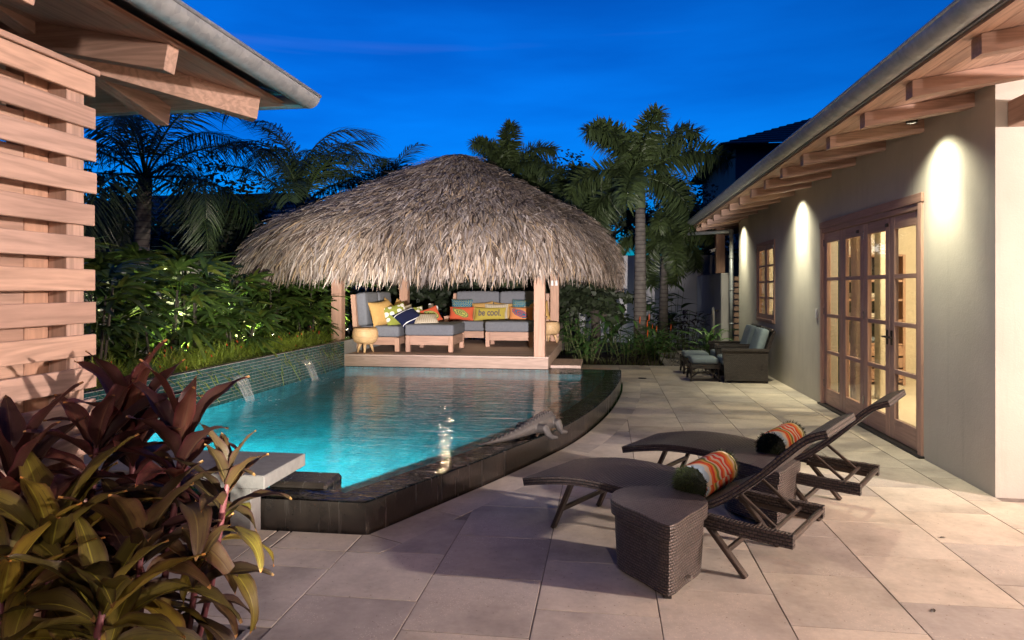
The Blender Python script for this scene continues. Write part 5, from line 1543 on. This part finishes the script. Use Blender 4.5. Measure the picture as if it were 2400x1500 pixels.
def house_far(label, x0, x1, y0, y1, h, rise, over, mat_w, ribs):
    o = thing('neighbour_house', label, 'house', ((x0+x1)/2,(y0+y1)/2,0))
    m = MB(); m.box((x0,y0,-.05),(x1,y1,h)); m.build('wall', M[mat_w], o, world=True)
    m = MB(); a, b_, c, d = x0-over, x1+over, y0-over, y1+over; hy = (c+d)/2; run = (d-c)/2
    k = int(run/ribs)
    for i in range(k):
        t0, t1 = i/k, (i+1)/k; z0, z1 = h+rise*t0, h+rise*t1; lift = .05
        q0, q1 = run*t0, run*t1
        m.poly([(a+q0,c+q0,z0+lift),(b_-q0,c+q0,z0+lift),(b_-q1,c+q1,z1),(a+q1,c+q1,z1)])
        m.poly([(a+q0,c+q0,z0),(b_-q0,c+q0,z0),(b_-q0,c+q0,z0+lift),(a+q0,c+q0,z0+lift)])
        m.poly([(a+q0,d-q0,z0+lift),(a+q0,c+q0,z0+lift),(a+q1,c+q1,z1),(a+q1,d-q1,z1)]); m.poly([(b_-q0,c+q0,z0+lift),(b_-q0,d-q0,z0+lift),(b_-q1,d-q1,z1),(b_-q1,c+q1,z1)])
    m.poly([(a,c,h-.02),(a,d,h-.02),(b_,d,h-.02),(b_,c,h-.02)])
    m.build('roof', M['dark_roof'], o, world=True)
    return o
h1 = house_far('dark two storey house with tiled roof behind the palms', 5.45, 24, 30, 40, 7.55, 2.4, .7, 'grey_render', .42)
m = MB(); m.box((10,29.95,4.5),(11.4,29.99,6.2)); m.build('window', M['dark_glass'], h1, world=True)
h2 = house_far('low dark house beyond the left boundary wall', -24, -9.2, 24, 31, 3.9, 1.7, .8, 'grey_render', .6)
for x in (-20,-16,-12): m = MB(); m.box((x,23.95,1.2),(x+1.3,23.99,2.6)); m.build('window', M['dark_glass'], h2, world=True)

# ================================================================== PLANT BUILDERS
def leaf_strip(m, p, d, up, Ln, w, droop, n=5, col=None, fold=.25, tipw=.0, shape=1.0):
    """a folded leaf blade from p along d, arching down"""
    d = d.normalized(); side = d.cross(up)
    if side.length < 1e-4: side = d.cross(Vector((1,0,0)))
    side.normalize(); nr = side.cross(d); k0 = len(m.v); vs = []
    for i in range(n+1):
        t_ = i/n; q = p + d*(Ln*t_) + Vector((0,0,-droop*t_*t_*Ln)); ww = w*.5*(math.sin(math.pi*min(1,(.12+.88*t_**.8)))**shape) if i < n else w*tipw
        vs += [tuple(q - side*ww + nr*ww*fold), tuple(q), tuple(q + side*ww + nr*ww*fold)]
    fs = []
    for i in range(n):
        a = 3*i; fs += [(a,a+1,a+4,a+3),(a+1,a+2,a+5,a+4)]
    m.faces(vs, fs, None, col)
def frond_mesh(name, mat, Ln, nleaf, ll, arch, plumose=False, droop=.5, w=.03, gap=.12, start=45):
    """pinnate frond along +x starting upward, arching over"""
    m = MB(); pts = []; ang = R(start); p = Vector((0,0,0)); n = 16
    for i in range(n+1):
        pts.append(p.copy()); p = p + Vector((math.cos(ang),0,math.sin(ang)))*(Ln/n); ang -= R(arch)/n*(.5+1.0*i/n)
    m.tube(pts, [.022*(1-.8*i/n) for i in range(n+1)], 5, True, (.9,.95,.5,1))
    for k in range(nleaf):
        t_ = gap + (1-gap)*(k+.5)/nleaf; f = t_*n; i = min(int(f), n-1); q = pts[i].lerp(pts[i+1], f-i); d = (pts[i+1]-pts[i]).normalized(); side = Vector((0,1,0)); up = side.cross(d)*-1
        L_k = ll*(.55+.45*math.sin(math.pi*min(1,t_*.9+.12)))*rnd(.85,1.1)
        for sd in (-1,1):
            reps = (1,) if not plumose else (0,1)
            for rp in reps:
                if plumose: a = rnd(-1.35,1.35); dirv = d*rnd(.25,.65) + (side*sd*math.cos(a) + up*math.sin(a))
                else: dirv = d*rnd(.45,.7) + side*sd*.8 + up*rnd(.0,.35)
                k_ = rnd(.65,1.2)
                leaf_strip(m, q, dirv, up if abs(dirv.normalized().dot(up)) < .95 else side, L_k, w*rnd(.8,1.15), droop*rnd(.5,1.3), 3, (k_,k_,k_*rnd(.85,1.1),1), .3)
    return mesh_only(m, name, M[mat])
def palm(name, label, loc, h, fronds, nf, lean=(0,0), trunk_r=.14, shaft=.0, elev=(10,85), scale=1.0, fan_az=None, group='palms in the garden', tilt0=0, azr=None):
    o = thing(name, label, 'palm tree', loc, 0, group)
    m = MB(); pts = []; rs = []
    for i in range(13):
        t_ = i/12; pts.append((lean[0]*t_*t_, lean[1]*t_*t_, h*t_)); rs.append(trunk_r*(1.25-.35*t_) if i else trunk_r*1.5)
    m.tube(pts, rs, 14); m.build('trunk', M['palm_trunk'], o, smooth=True)
    top_ = Vector(pts[-1])
    if shaft > 0:
        m = MB(); m.tube([tuple(top_+Vector((0,0,-.02))), tuple(top_+Vector((0,0,shaft*.5))), tuple(top_+Vector((0,0,shaft)))], [trunk_r*.98,trunk_r*.9,trunk_r*.4], 12); m.build('crownshaft', M['crownshaft'], o, smooth=True); top_ = top_ + Vector((0,0,shaft*.9))
    for k in range(nf):
        az = rnd(0,6.283) if azr is None else rnd(*azr)
        az = 2.39996*k + rnd(-.3,.3) if azr is None else az
        el = R(elev[0] + (elev[1]-elev[0])*(k/(nf-1)))
        f = inst(random.choice(fronds), 'frond', o, tuple(top_ + Vector((0,0,rnd(-.05,.05)))), (rnd(-.15,.15), -(el-R(45)), az), scale*rnd(.9,1.1))
    return o
fox = [frond_mesh('frond', 'palm_leaf', 1.9, 95, .50, 85+18*k, True, .35, .046, .14, 45) for k in range(3)]
queen = [frond_mesh('frond', 'queen_leaf', 2.4, 62, .62, 95+18*k, False, .85, .024, .14, 45) for k in range(3)]
areca = [frond_mesh('frond', 'queen_leaf', 1.9, 46, .55, 75+18*k, False, .6, .028, .15, 45) for k in range(3)]
# foxtail palms right of the gazebo
palm('foxtail_palm', 'foxtail palm with bushy plumes right of the thatch roof', (.78,15.9,0), 3.4, fox, 11, (.0,.0), .125, .75, (-12,88), 1.05)
palm('foxtail_palm', 'slimmer foxtail palm with dark ringed trunk beside the short wall', (1.40,17.2,0), 2.35, fox, 9, (.05,0), .10, .6, (-40,60), .78)
palm('foxtail_palm', 'foxtail palm whose crown rises behind the thatch peak', (-2.75,19.2,0), 4.05, fox, 11, (0,0), .16, .75, (-5,85), .95)
palm('foxtail_palm', 'foxtail palm crown dark against the sky right of the thatch peak', (-.95,19.6,0), 3.7, fox, 13, (0,0), .16, .7, (-35,65), .95)
palm('foxtail_palm', 'foxtail palm at the back whose trunk shows behind the long sofa', (-2.35,16.6,0), 2.0, fox, 8, (0,0), .15, .5, (-30,30), .6)
# feathery palms on the left
palm('feather_palm', 'feathery palm with leaning fronds beside the slatted screen', (-7.55,10.2,0), 3.35, queen, 17, (.05,.1), .12, 0, (-5,88), 1.0)
palm('feather_palm', 'feathery palm arching over the left slope of the thatch', (-6.9,14.6,0), 3.3, areca, 10, (.1,0), .09, 0, (25,88), 1.3)
palm('feather_palm', 'feathery palm with tall frond bending right above the thatch', (-7.3,15.4,0), 3.9, queen, 9, (.1,0), .09, 0, (40,86), 1.1)
palm('feather_palm', 'dark feathery palm near the left shoulder of the thatch', (-5.6,17.0,0), 3.6, areca, 14, (0,0), .10, 0, (20,85), 1.0)
palm('feather_palm', 'dark low feathery palm behind the left shoulder of the thatch', (-6.4,18.2,0), 3.7, areca, 14, (0,0), .10, 0, (10,80), 1.05)
def broad_tree(label, loc, h, rx, rz, nl, seed, mat='dark_leaf', ls=.16):
    rg = random.Random(seed); o = thing('broadleaf_tree', label, 'tree', loc, 0, 'dark trees beyond the garden')
    m = MB(); m.tube([(0,0,0),(.05,.02,h*.3),(0,.05,h*.6)], [.16,.12,.09], 10)
    tips = []
    for k in range(9):
        a = 2.4*k+rg.uniform(-.3,.3); e = rg.uniform(.3,1.2); p0 = Vector((0,.03,h*(.35+.25*k/9))); p1 = p0+Vector((math.cos(a)*math.cos(e),math.sin(a)*math.cos(e),math.sin(e)))*rx*.8
        m.tube([tuple(p0),tuple((p0+p1)/2+Vector((0,0,.1))),tuple(p1)], [.06,.04,.015], 6); tips.append(p1)
    m.build('trunk', M['bark'], o, smooth=True)
    c = MB(); cl = [(Vector((rg.gauss(0,rx*.5),rg.gauss(0,rx*.5),h*.72+rg.gauss(0,rz*.42))), rg.uniform(.35,.75)*rx*.55) for _ in range(20)] + [(t_, rx*.35) for t_ in tips]
    for q in range(nl):
        ce, r = rg.choice(cl); d = Vector((rg.gauss(0,1),rg.gauss(0,1),rg.gauss(0,1))).normalized(); p = ce + d*(r*rg.random()**.4)
        u = Vector((rg.gauss(0,1),rg.gauss(0,1),rg.gauss(0,.5)-.3)).normalized(); w = u.cross(d); 
        if w.length < 1e-3: continue
        w = w.normalized()*ls*.28; l = u*ls*rg.uniform(.6,1.2); k = rg.uniform(.55,1.2)
        c.poly([tuple(p),tuple(p+l*.5+w),tuple(p+l),tuple(p+l*.5-w)], None, (k,k,k,1))
    c.build('crown', M[mat], o)
    return o
broad_tree('dark leafy tree left of the arching palm', (-9.6,16.0,0), 4.3, 1.9, 1.3, 5200, 1)
broad_tree('dark leafy tree low beyond the boundary wall', (-12.0,18.5,0), 3.9, 2.0, 1.0, 4200, 2)
broad_tree('dark leafy tree behind the slatted screen end', (-10.6,12.0,0), 3.9, 1.8, 1.5, 4500, 3)
broad_tree('dark dense tree behind the thatch peak', (-2.9,22.0,0), 5.4, 2.2, 1.8, 6500, 4)
broad_tree('dark dense tree right of the thatch peak', (.2,22.6,0), 5.7, 2.3, 1.9, 6500, 5)
broad_tree('dark dense tree left of the thatch peak', (-7.4,22.0,0), 4.6, 2.3, 1.6, 5600, 6)
broad_tree('dark tree beyond the back wall by the foxtail palm', (2.6,22.8,0), 4.6, 1.9, 1.8, 5200, 7)

for k in range(7):
    broad_tree(['dark shrub behind the gazebo left corner','dark shrub behind the left sofa','dark shrub behind the corner table','dark shrub behind the long sofa','dark shrub behind the mustard pillow','dark shrub behind the right post','dark shrub right of the gazebo'][k], (-5.2+.82*k,16.3+.5*(k%2),-.05), 2.1, .62, .75, 1500, 20+k, 'dark_leaf', .2)
# ---- fan palms (left planter bed)
m = MB(); m.box((-6.649,4.4,-.05),(WX-.301,15.0,.58)); o = m.build('planter_soil', M['soil']); tag(o, None, None, None, 'structure')
def fan_mesh(seed):
    rg = random.Random(seed); m = MB(); m.tube([(0,0,0),(.13,0,.03),(.26,0,.03)], [.006,.005,.004], 5, True, (.8,1,.5,1))
    nb_ = rg.randint(7,9); 
    for k in range(nb_):
        a = R(-78+156*k/(nb_-1)+rg.uniform(-5,5)); d = Vector((math.cos(a),math.sin(a),rg.uniform(-.05,.25)))
        s_ = rg.uniform(.8,1.15)
        yel = 1.0 if rg.random() > .12 else 1.7
        leaf_strip(m, Vector((.26,0,.03)), d, Vector((0,0,1)), rg.uniform(.27,.36)*(1-.12*abs(a)),   .058, rg.uniform(.3,.85), 5, (s_*yel,s_*(1.0 if yel == 1 else 1.25),s_*.9,1), .22, .22, .45)
    return mesh_only(m, 'fan_leaf', M['fan_leaf'])
fans = [fan_mesh(k) for k in range(6)]
fspots = [(-5.35,6.5,1.25),(-5.95,7.0,1.55),(-5.3,7.55,1.25),(-6.1,8.0,1.5),(-5.45,8.45,1.4),(-6.15,9.0,1.55),(-5.35,9.4,1.25),(-5.95,9.95,1.5),(-5.4,10.5,1.35),(-6.1,11.1,1.5),(-5.45,11.7,1.3),(-6.2,12.3,1.45),(-5.6,12.9,1.3),(-6.0,13.8,1.4),(-5.5,14.6,1.3),(-6.2,6.1,1.6),(-4.95,10.9,.75),(-5.05,8.9,.7)]
ordw = ['first','second','third','fourth','fifth','sixth','seventh','eighth','ninth','tenth','eleventh','twelfth','thirteenth','fourteenth','fifteenth','sixteenth']
fo_ = sorted(range(16), key=lambda i: fspots[i][1])
rank = {i: r for r, i in enumerate(fo_)}
for i, (x, y, h) in enumerate(fspots):
    lab = (ordw[rank[i]] + ' fan palm shrub along the planter, counted from the slatted screen') if i < 16 else ['low fan palm at the planter edge near the gazebo post','low fan palm at the planter edge by the middle waterspout'][i-16]
    o = thing('fan_palm', lab, 'shrub', (x,y,.575), 0, 'fan palms in the tiled planter')
    ns_ = random.randint(3,4)
    for s_ in range(ns_):
        a = rnd(0,6.28); bx, by_ = .10*math.cos(a), .10*math.sin(a); hh = h*rnd(.65,1.0)
        m = MB(); m.tube([(bx,by_,0),(bx*1.6,by_*1.6,hh*.5),(bx*2,by_*2,hh*.82)], [.017,.015,.010], 6); m.build('stem', M['bark'], o, smooth=True)
        for k in range(8):
            t_ = .20+.80*k/7; az = 2.4*k+a+rnd(-.4,.4); el = R(-5+50*t_+rnd(-12,12))
            inst(random.choice(fans), 'fan_leaf', o, (bx*(1+t_), by_*(1+t_), hh*.82*t_), (rnd(-.4,.4), -el, az), rnd(.95,1.3)*(1.0 if h > 1 else .85))
# ---- fountain plants spilling over the coping
rus_spots = [(-4.86+rnd(-.08,.06), 5.35+.43*k+rnd(-.08,.08)) for k in range(14)]
for k, (x, y) in enumerate(rus_spots):
    o = thing('fountain_bush', ['feathery light green fountain bush nearest the slatted screen','feathery light green fountain bush farthest along the planter'][0 if k == 0 else 1] if k in (0,13) else ordw[k] + ' feathery light green fountain bush along the planter coping', 'shrub', (x,y,.57), 0, 'fountain bushes on the planter edge')
    m = MB()
    for q in range(300):
        a = rnd(0,6.283); e = rnd(.5,1.5); d = Vector((math.cos(a)*math.cos(e), math.sin(a)*math.cos(e), math.sin(e))); d.x += .18
        Ln = rnd(.28,.64); p = Vector((rnd(-.10,.10),rnd(-.16,.16),0)); kk = rnd(.6,1.25); prev = None
        dr_ = rnd(.4,1.2); sd = d.cross(Vector((0,0,1)))
        sd = sd.normalized()*rnd(.003,.006) if sd.length > 1e-3 else Vector((.003,0,0))
        pts = [p + d*(Ln*t_) + Vector((0,0,-dr_*Ln*t_*t_)) for t_ in (0,.35,.7,1.0)]
        for i in range(3): m.poly([tuple(pts[i]-sd),tuple(pts[i]+sd),tuple(pts[i+1]+sd*.7),tuple(pts[i+1]-sd*.7)], None, (kk,kk,kk*.8,1))
        for b_ in range(4):
            t_ = rnd(.3,.95); c = p + d*(Ln*t_) + Vector((0,0,-dr_*Ln*t_*t_)); dv = (d+Vector((rnd(-.8,.8),rnd(-.8,.8),rnd(-.8,.4)))).normalized()*rnd(.05,.12)
            m.poly([tuple(c-sd*.8),tuple(c+sd*.8),tuple(c+dv)], None, (kk,kk*1.05,kk*.8,1))
    tag(m.build('strands', M['russelia'], o), kind='stuff')
    m = MB()
    for q in range(5):
        c = Vector((rnd(-.15,.3),rnd(-.25,.25),rnd(.05,.35))); m.tube([tuple(c),tuple(c+Vector((.01,0,-.025)))], [.003,.006], 5)
    m.build('flowers', M['red_flower'], o)
for k in range(4):
    x, y = -4.95+rnd(-.1,.1), (6.1,6.6,7.4,9.0)[k]
    o = thing('tall_weed', ['tall thin green shoot nearest the slatted screen','second tall thin green shoot from the screen','third tall thin green shoot from the screen','tall thin green shoot by the middle waterspout'][k], 'plant', (x,y,.57), 0, 'tall shoots among the fountain bushes')
    m = MB(); m.tube([(0,0,0),(.02,.03,.35),(.05,.06,.72)], [.006,.005,.002], 5); m.build('stem', M['stem_green'], o)
    m = MB()
    for q in range(22):
        t_ = q/22; a = 2.4*q; leaf_strip(m, Vector((.05*t_,.06*t_,.15+.55*t_)), Vector((math.cos(a),math.sin(a),.5)), Vector((0,0,1)), .06*(1-.5*t_), .012, .4, 2, (1,1,.8,1))
    m.build('leaves', M['russelia'], o)
# ---- garden uplights
for k, (x, y, e, tgt) in enumerate(((-5.12,7.9,320,(-6.1,8.0,2.2)),(-5.15,9.55,320,(-6.1,9.7,2.2)),(-5.0,12.85,160,(-6.0,13.0,2.0)),(-5.7,11.2,40,(-6.6,11.3,1.9)))):
    u = thing('garden_uplight', ['spike uplight among fan palms nearest the slatted screen','spike uplight among fan palms by the middle waterspout','spike uplight glowing behind the gazebo left post','spike uplight low against the boundary wall'][k], 'lamp', (x,y,.575), 0, 'garden uplights in the planter')
    m = MB(); m.tube([(0,0,0),(0,0,.09)], .010, 6); m.build('spike', M['black_metal'], u)
    m = MB(); m.tube([(.03,0,.09),(-.03,0,.16)], .032, 12); m.build('head', M['black_metal'], u)
    m = MB(); m.tube([(-.031,0,.161),(-.034,0,.165)], .026, 12); m.build('lens', M['lamp_warm'], u)
    lamp('SPOT', 'uplight', u, (x-.05,y,.575+.19), e, (0.93, 1.0, 0.48), tgt, .03, R(110), .5)

# ---- ginger, heliconia and dark cordyline in the far bed
def lance_mesh(seed, Ln, w, dr, mat):
    rg = random.Random(seed); m = MB(); leaf_strip(m, Vector((0,0,0)), Vector((1,0,0)), Vector((0,0,1)), Ln, w, dr, 8, (1,1,1,1), .25, .02, 1.0); return mesh_only(m, 'leaf', M[mat], True)
gl_me = [lance_mesh(k, .30+.03*k, .055, .35+.15*k, 'ginger_leaf') for k in range(3)]
pl_me = [lance_mesh(k, .26, .06, .5+.2*k, 'purple_leaf') for k in range(2)]
he_me = [lance_mesh(k, .72, .17, .45+.25*k, 'ginger_leaf') for k in range(3)]
def stem_plant(label, loc, nst, h, leaves, nl, spread, cat='plant', group='leafy plants in the far bed', name='ginger_plant', flower=0, sc=1.0):
    o = thing(name, label, cat, loc, 0, group)
    for s_ in range(nst):
        a = 2.4*s_+rnd(-.3,.3); r = spread*math.sqrt((s_+.5)/nst); hh = h*rnd(.7,1.05); p0 = Vector((r*.5*math.cos(a),r*.5*math.sin(a),0)); p1 = Vector((r*math.cos(a)*1.3,r*math.sin(a)*1.3,hh))
        m = MB(); m.tube([tuple(p0),tuple((p0+p1)/2+Vector((0,0,.04))),tuple(p1)], [.010,.008,.004], 6); m.build('stem', M['stem_green'], o)
        for k in range(nl):
            t_ = .25+.75*(k+.5)/nl; q = p0.lerp(p1, t_)
            inst(random.choice(leaves), 'leaf', o, tuple(q), (rnd(-.3,.3), -R(rnd(15,55)), a+(0 if k%2 else math.pi)+rnd(-.5,.5)), sc*rnd(.8,1.2))
        if flower and s_ < flower:
            m = MB(); m.tube([tuple(p1),tuple(p1+Vector((0,0,.06))),tuple(p1+Vector((.01,0,.16)))], [.004,.014,.003], 6); m.build('flower', M['orange_flower'], o)
    return o
stem_plant('bright leafy ginger plant at the patio edge in the far bed', (.95,14.35,-.05), 14, .72, gl_me, 6, .33, flower=2)
stem_plant('leafy ginger plant left of the bright one at the far bed', (.42,14.5,-.05), 11, .62, gl_me, 6, .33)
stem_plant('leafy ginger plant behind the bright one with orange flowers', (.85,15.3,-.05), 10, .85, gl_me, 6, .33, flower=4)
stem_plant('leafy ginger plant right of the ringed palm trunk', (1.35,15.6,-.05), 10, .62, gl_me, 6, .30, flower=1)
stem_plant('bright ginger plant lit beside the short wall and armchairs', (2.12,14.75,-.05), 11, .75, gl_me, 6, .28)
stem_plant('small ginger plant between garden path and armchairs', (2.45,14.35,-.05), 6, .42, gl_me, 5, .18)
stem_plant('dim leafy plant beside the gazebo steps', (-.35,14.2,-.05), 10, .60, gl_me, 6, .32)
stem_plant('dim leafy plant behind the gazebo step plant', (-.55,15.3,-.05), 12, .85, gl_me, 6, .35)
stem_plant('dim tall leafy plant behind the right log stool', (-.9,16.2,-.05), 10, 1.05, gl_me, 6, .35)
stem_plant('small grassy plant at the foot of the downspout', (2.60,15.2,-.05), 5, .35, gl_me, 4, .12, sc=.7)
stem_plant('dark purple leaved bush against the short wall', (1.95,17.3,-.05), 14, 1.05, pl_me, 8, .42, 'bush', name='purple_bush')
stem_plant('dark purple leaved bush left of the short wall bush', (1.4,17.9,-.05), 12, 1.0, pl_me, 8, .40, 'bush', name='purple_bush')
stem_plant('tall paddle leaved heliconia right of the thatch eave', (.15,16.6,-.05), 8, 1.35, he_me, 3, .32, name='heliconia', sc=1.0)
stem_plant('tall paddle leaved heliconia between the palm trunks', (1.05,17.8,-.05), 7, 1.5, he_me, 3, .35, name='heliconia', sc=1.0)
stem_plant('tall paddle leaved heliconia by the slim palm trunk', (1.75,18.6,-.05), 7, 1.7, he_me, 3, .30, name='heliconia', sc=1.0)
stem_plant('tall paddle leaved heliconia behind the back sofa', (-3.3,16.2,-.05), 8, 1.2, he_me, 3, .4, name='heliconia', sc=.9)
stem_plant('low dark ground plant in the bed near the patio edge', (.05,14.1,-.05), 12, .22, pl_me, 4, .30, name='ground_plant', sc=.5)
stem_plant('low dark ground plant left of the ginger at the patio edge', (.6,14.08,-.05), 12, .22, pl_me, 4, .26, name='ground_plant', sc=.5)
# lamp in the far bed that washes the back wall
u = thing('garden_uplight', 'spike uplight in the far bed washing the back wall', 'lamp', (.6,18.3,-.05))
m = MB(); m.tube([(0,0,0),(0,0,.14)], .010, 6); m.build('spike', M['black_metal'], u); m = MB(); m.tube([(0,-.03,.14),(0,.03,.20)], .032, 12); m.build('head', M['black_metal'], u)
m = MB(); m.tube([(0,.031,.201),(0,.034,.204)], .026, 12); m.build('lens', M['lamp_white'], u)
lamp('SPOT', 'uplight', u, (.6,18.36,.20), 14, (0.85,0.92,1.0), (1.0,20.2,1.1), .03, R(120), .6)

# ================================================================== RED LEAVED CORDYLINES (foreground)
def ti_mesh(seed, mat, Ln, w, droop, curl):
    rg = random.Random(seed); m = MB(); n, k = 14, 6; vs = []; uv = []
    ang = 0.0; p = Vector((0,0,0)); sp = []
    for i in range(n+1):
        t_ = i/n; sp.append((p.copy(), ang)); ang -= R(droop)/n*(.35+1.3*t_); p = p + Vector((math.cos(ang),0,math.sin(ang)))*(Ln/n)
    for i in range(n+1):
        t_ = i/n; q, a = sp[i]
        ww = w*.5*(math.sin(math.pi*min(1,max(0,(t_-.10)/.90))**.72)**.8 if t_ > .1 else 0) + .007*(1-t_)
        if i == n: ww = .0008
        nr = Vector((-math.sin(a),0,math.cos(a)))
        for j in range(k+1):
            s_ = -1+2*j/k; f = curl*(1-.5*t_); wav = .006*math.sin(t_*17+seed+s_*2)*abs(s_)
            vs.append(tuple(q + Vector((0,s_*ww*math.cos(f*abs(s_)),0)) + nr*(ww*abs(s_)*math.sin(f)*.9 + wav))); uv.append((j/k, t_))
    fs = []; fu = []
    for i in range(n):
        for j in range(k):
            q = (i*(k+1)+j,(i+1)*(k+1)+j,(i+1)*(k+1)+j+1,i*(k+1)+j+1); fs.append(q); fu.append([uv[e] for e in q])
    m.faces(vs, fs, fu); return mesh_only(m, 'leaf', M[mat], True)
TI = {mt: [ti_mesh(k+7*i, mt, .36+.035*k, .092+.010*(k%3), 40+22*k, .75-.12*k) for k in range(4)] for i, mt in enumerate(('ti_maroon','ti_olive','ti_brown'))}
def cordyline(label, base, head, n, mats, s=1.0, up=(8,82), lean=0):
    o = thing('cordyline', label, 'plant', base, 0, 'cordylines in the near bed')
    hd = Vector(head)-Vector(base)
    m = MB(); m.tube([(0,0,0),tuple(hd*.5+Vector((rnd(-.03,.03),rnd(-.03,.03),0))),tuple(hd*.92),tuple(hd)], [.014,.013,.012,.009], 8); m.build('stem', M['ti_stem'], o, smooth=True)
    n = int(n*1.25)
    for k in range(n):
        t_ = k/(n-1); az = 2.39996*k + rnd(-.25,.25); el = R(up[0]+(up[1]-up[0])*t_**.9 + rnd(-7,7))
        mt = mats[0] if t_ > .45 else (mats[1] if rnd(0,1) < .75 else mats[2])
        var = TI[mt][max(0,min(3,int((1-t_)*3.2+rnd(-.6,.6))))]
        inst(var, 'leaf', o, tuple(hd*(1-.36*(1-t_)**1.2*min(1,.9/max(.3,hd.length)))), (rnd(-.35,.35), -el, az), s*rnd(.85,1.12))
    return o

cordyline('tallest maroon cordyline, upright leaves in front of the tiled wall', (-1.86,2.50,-.05), (-1.89,2.516,.974), 18, ('ti_maroon','ti_maroon','ti_brown'), 1.0, (5,86))
cordyline('maroon cordyline whose leaf tips reach over the pool', (-1.72,2.42,-.05), (-1.602,2.404,.941), 17, ('ti_maroon','ti_brown','ti_brown'), .96, (0,80))
cordyline('smaller cordyline with frayed yellow lower leaves by the stone bench', (-1.66,2.52,-.05), (-1.425,2.429,.819), 15, ('ti_brown','ti_olive','ti_maroon'), .72, (-15,78))
cordyline('dark maroon cordyline with drooping leaves close to the slats', (-1.95,2.30,-.05), (-1.887,2.315,.952), 16, ('ti_maroon','ti_maroon','ti_brown'), .96, (-15,70))
cordyline('cordyline at the picture edge shading the slats', (-2.02,2.05,-.05), (-2.023,2.094,.882), 14, ('ti_maroon','ti_brown','ti_olive'), 1.0, (-5,80))
cordyline('low cordyline with broad olive yellow leaves at the picture edge', (-1.85,2.02,-.05), (-1.811,2.022,.713), 20, ('ti_olive','ti_olive','ti_brown'), 1.05, (-25,70))
cordyline('cordyline with hanging olive leaves in the middle of the bed', (-1.70,2.22,-.05), (-1.62,2.20,.628), 20, ('ti_brown','ti_olive','ti_olive'), 1.0, (-25,70))
cordyline('thin stemmed cordyline at the corner of the bed edging', (-1.66,2.45,-.05), (-1.508,2.367,.506), 13, ('ti_brown','ti_brown','ti_olive'), .78, (-20,75))
cordyline('lowest cordyline with drooping olive leaves at the bottom of the bed', (-1.68,1.95,-.05), (-1.571,1.954,.535), 19, ('ti_olive','ti_olive','ti_brown'), 1.0, (-30,65))
cordyline('olive cordyline in the lower picture corner', (-1.85,1.85,-.05), (-1.846,1.866,.598), 19, ('ti_olive','ti_olive','ti_brown'), 1.0, (-30,70))
m = MB(); m.box((-2.3,-1,-.055),(-1.622,2.898,-.035)); o = m.build('bed_soil', M['soil']); tag(o, None, None, None, 'structure')
# a few fallen scraps on the slabs
for k, (x, y, a) in enumerate(((2.05,4.55,.4),(1.55,3.5,1.2),(.30,9.75,2.0))):
    m = MB(); leaf_strip(m, Vector((0,0,.004)), Vector((1,0,.05)), Vector((0,0,1)), .05, .018, .1, 3, (1,1,1,1)); o = m.build('fallen_leaf', M['bark']); o.location = (x,y,0); o.rotation_euler = (0,0,a)
    tag(o, ['tiny dry leaf on the slabs before the villa corner','tiny dry leaf on the slabs near the bottom edge','tiny dry leaf beside the curved pool rim'][k], 'leaf', 'dry leaves on the patio')
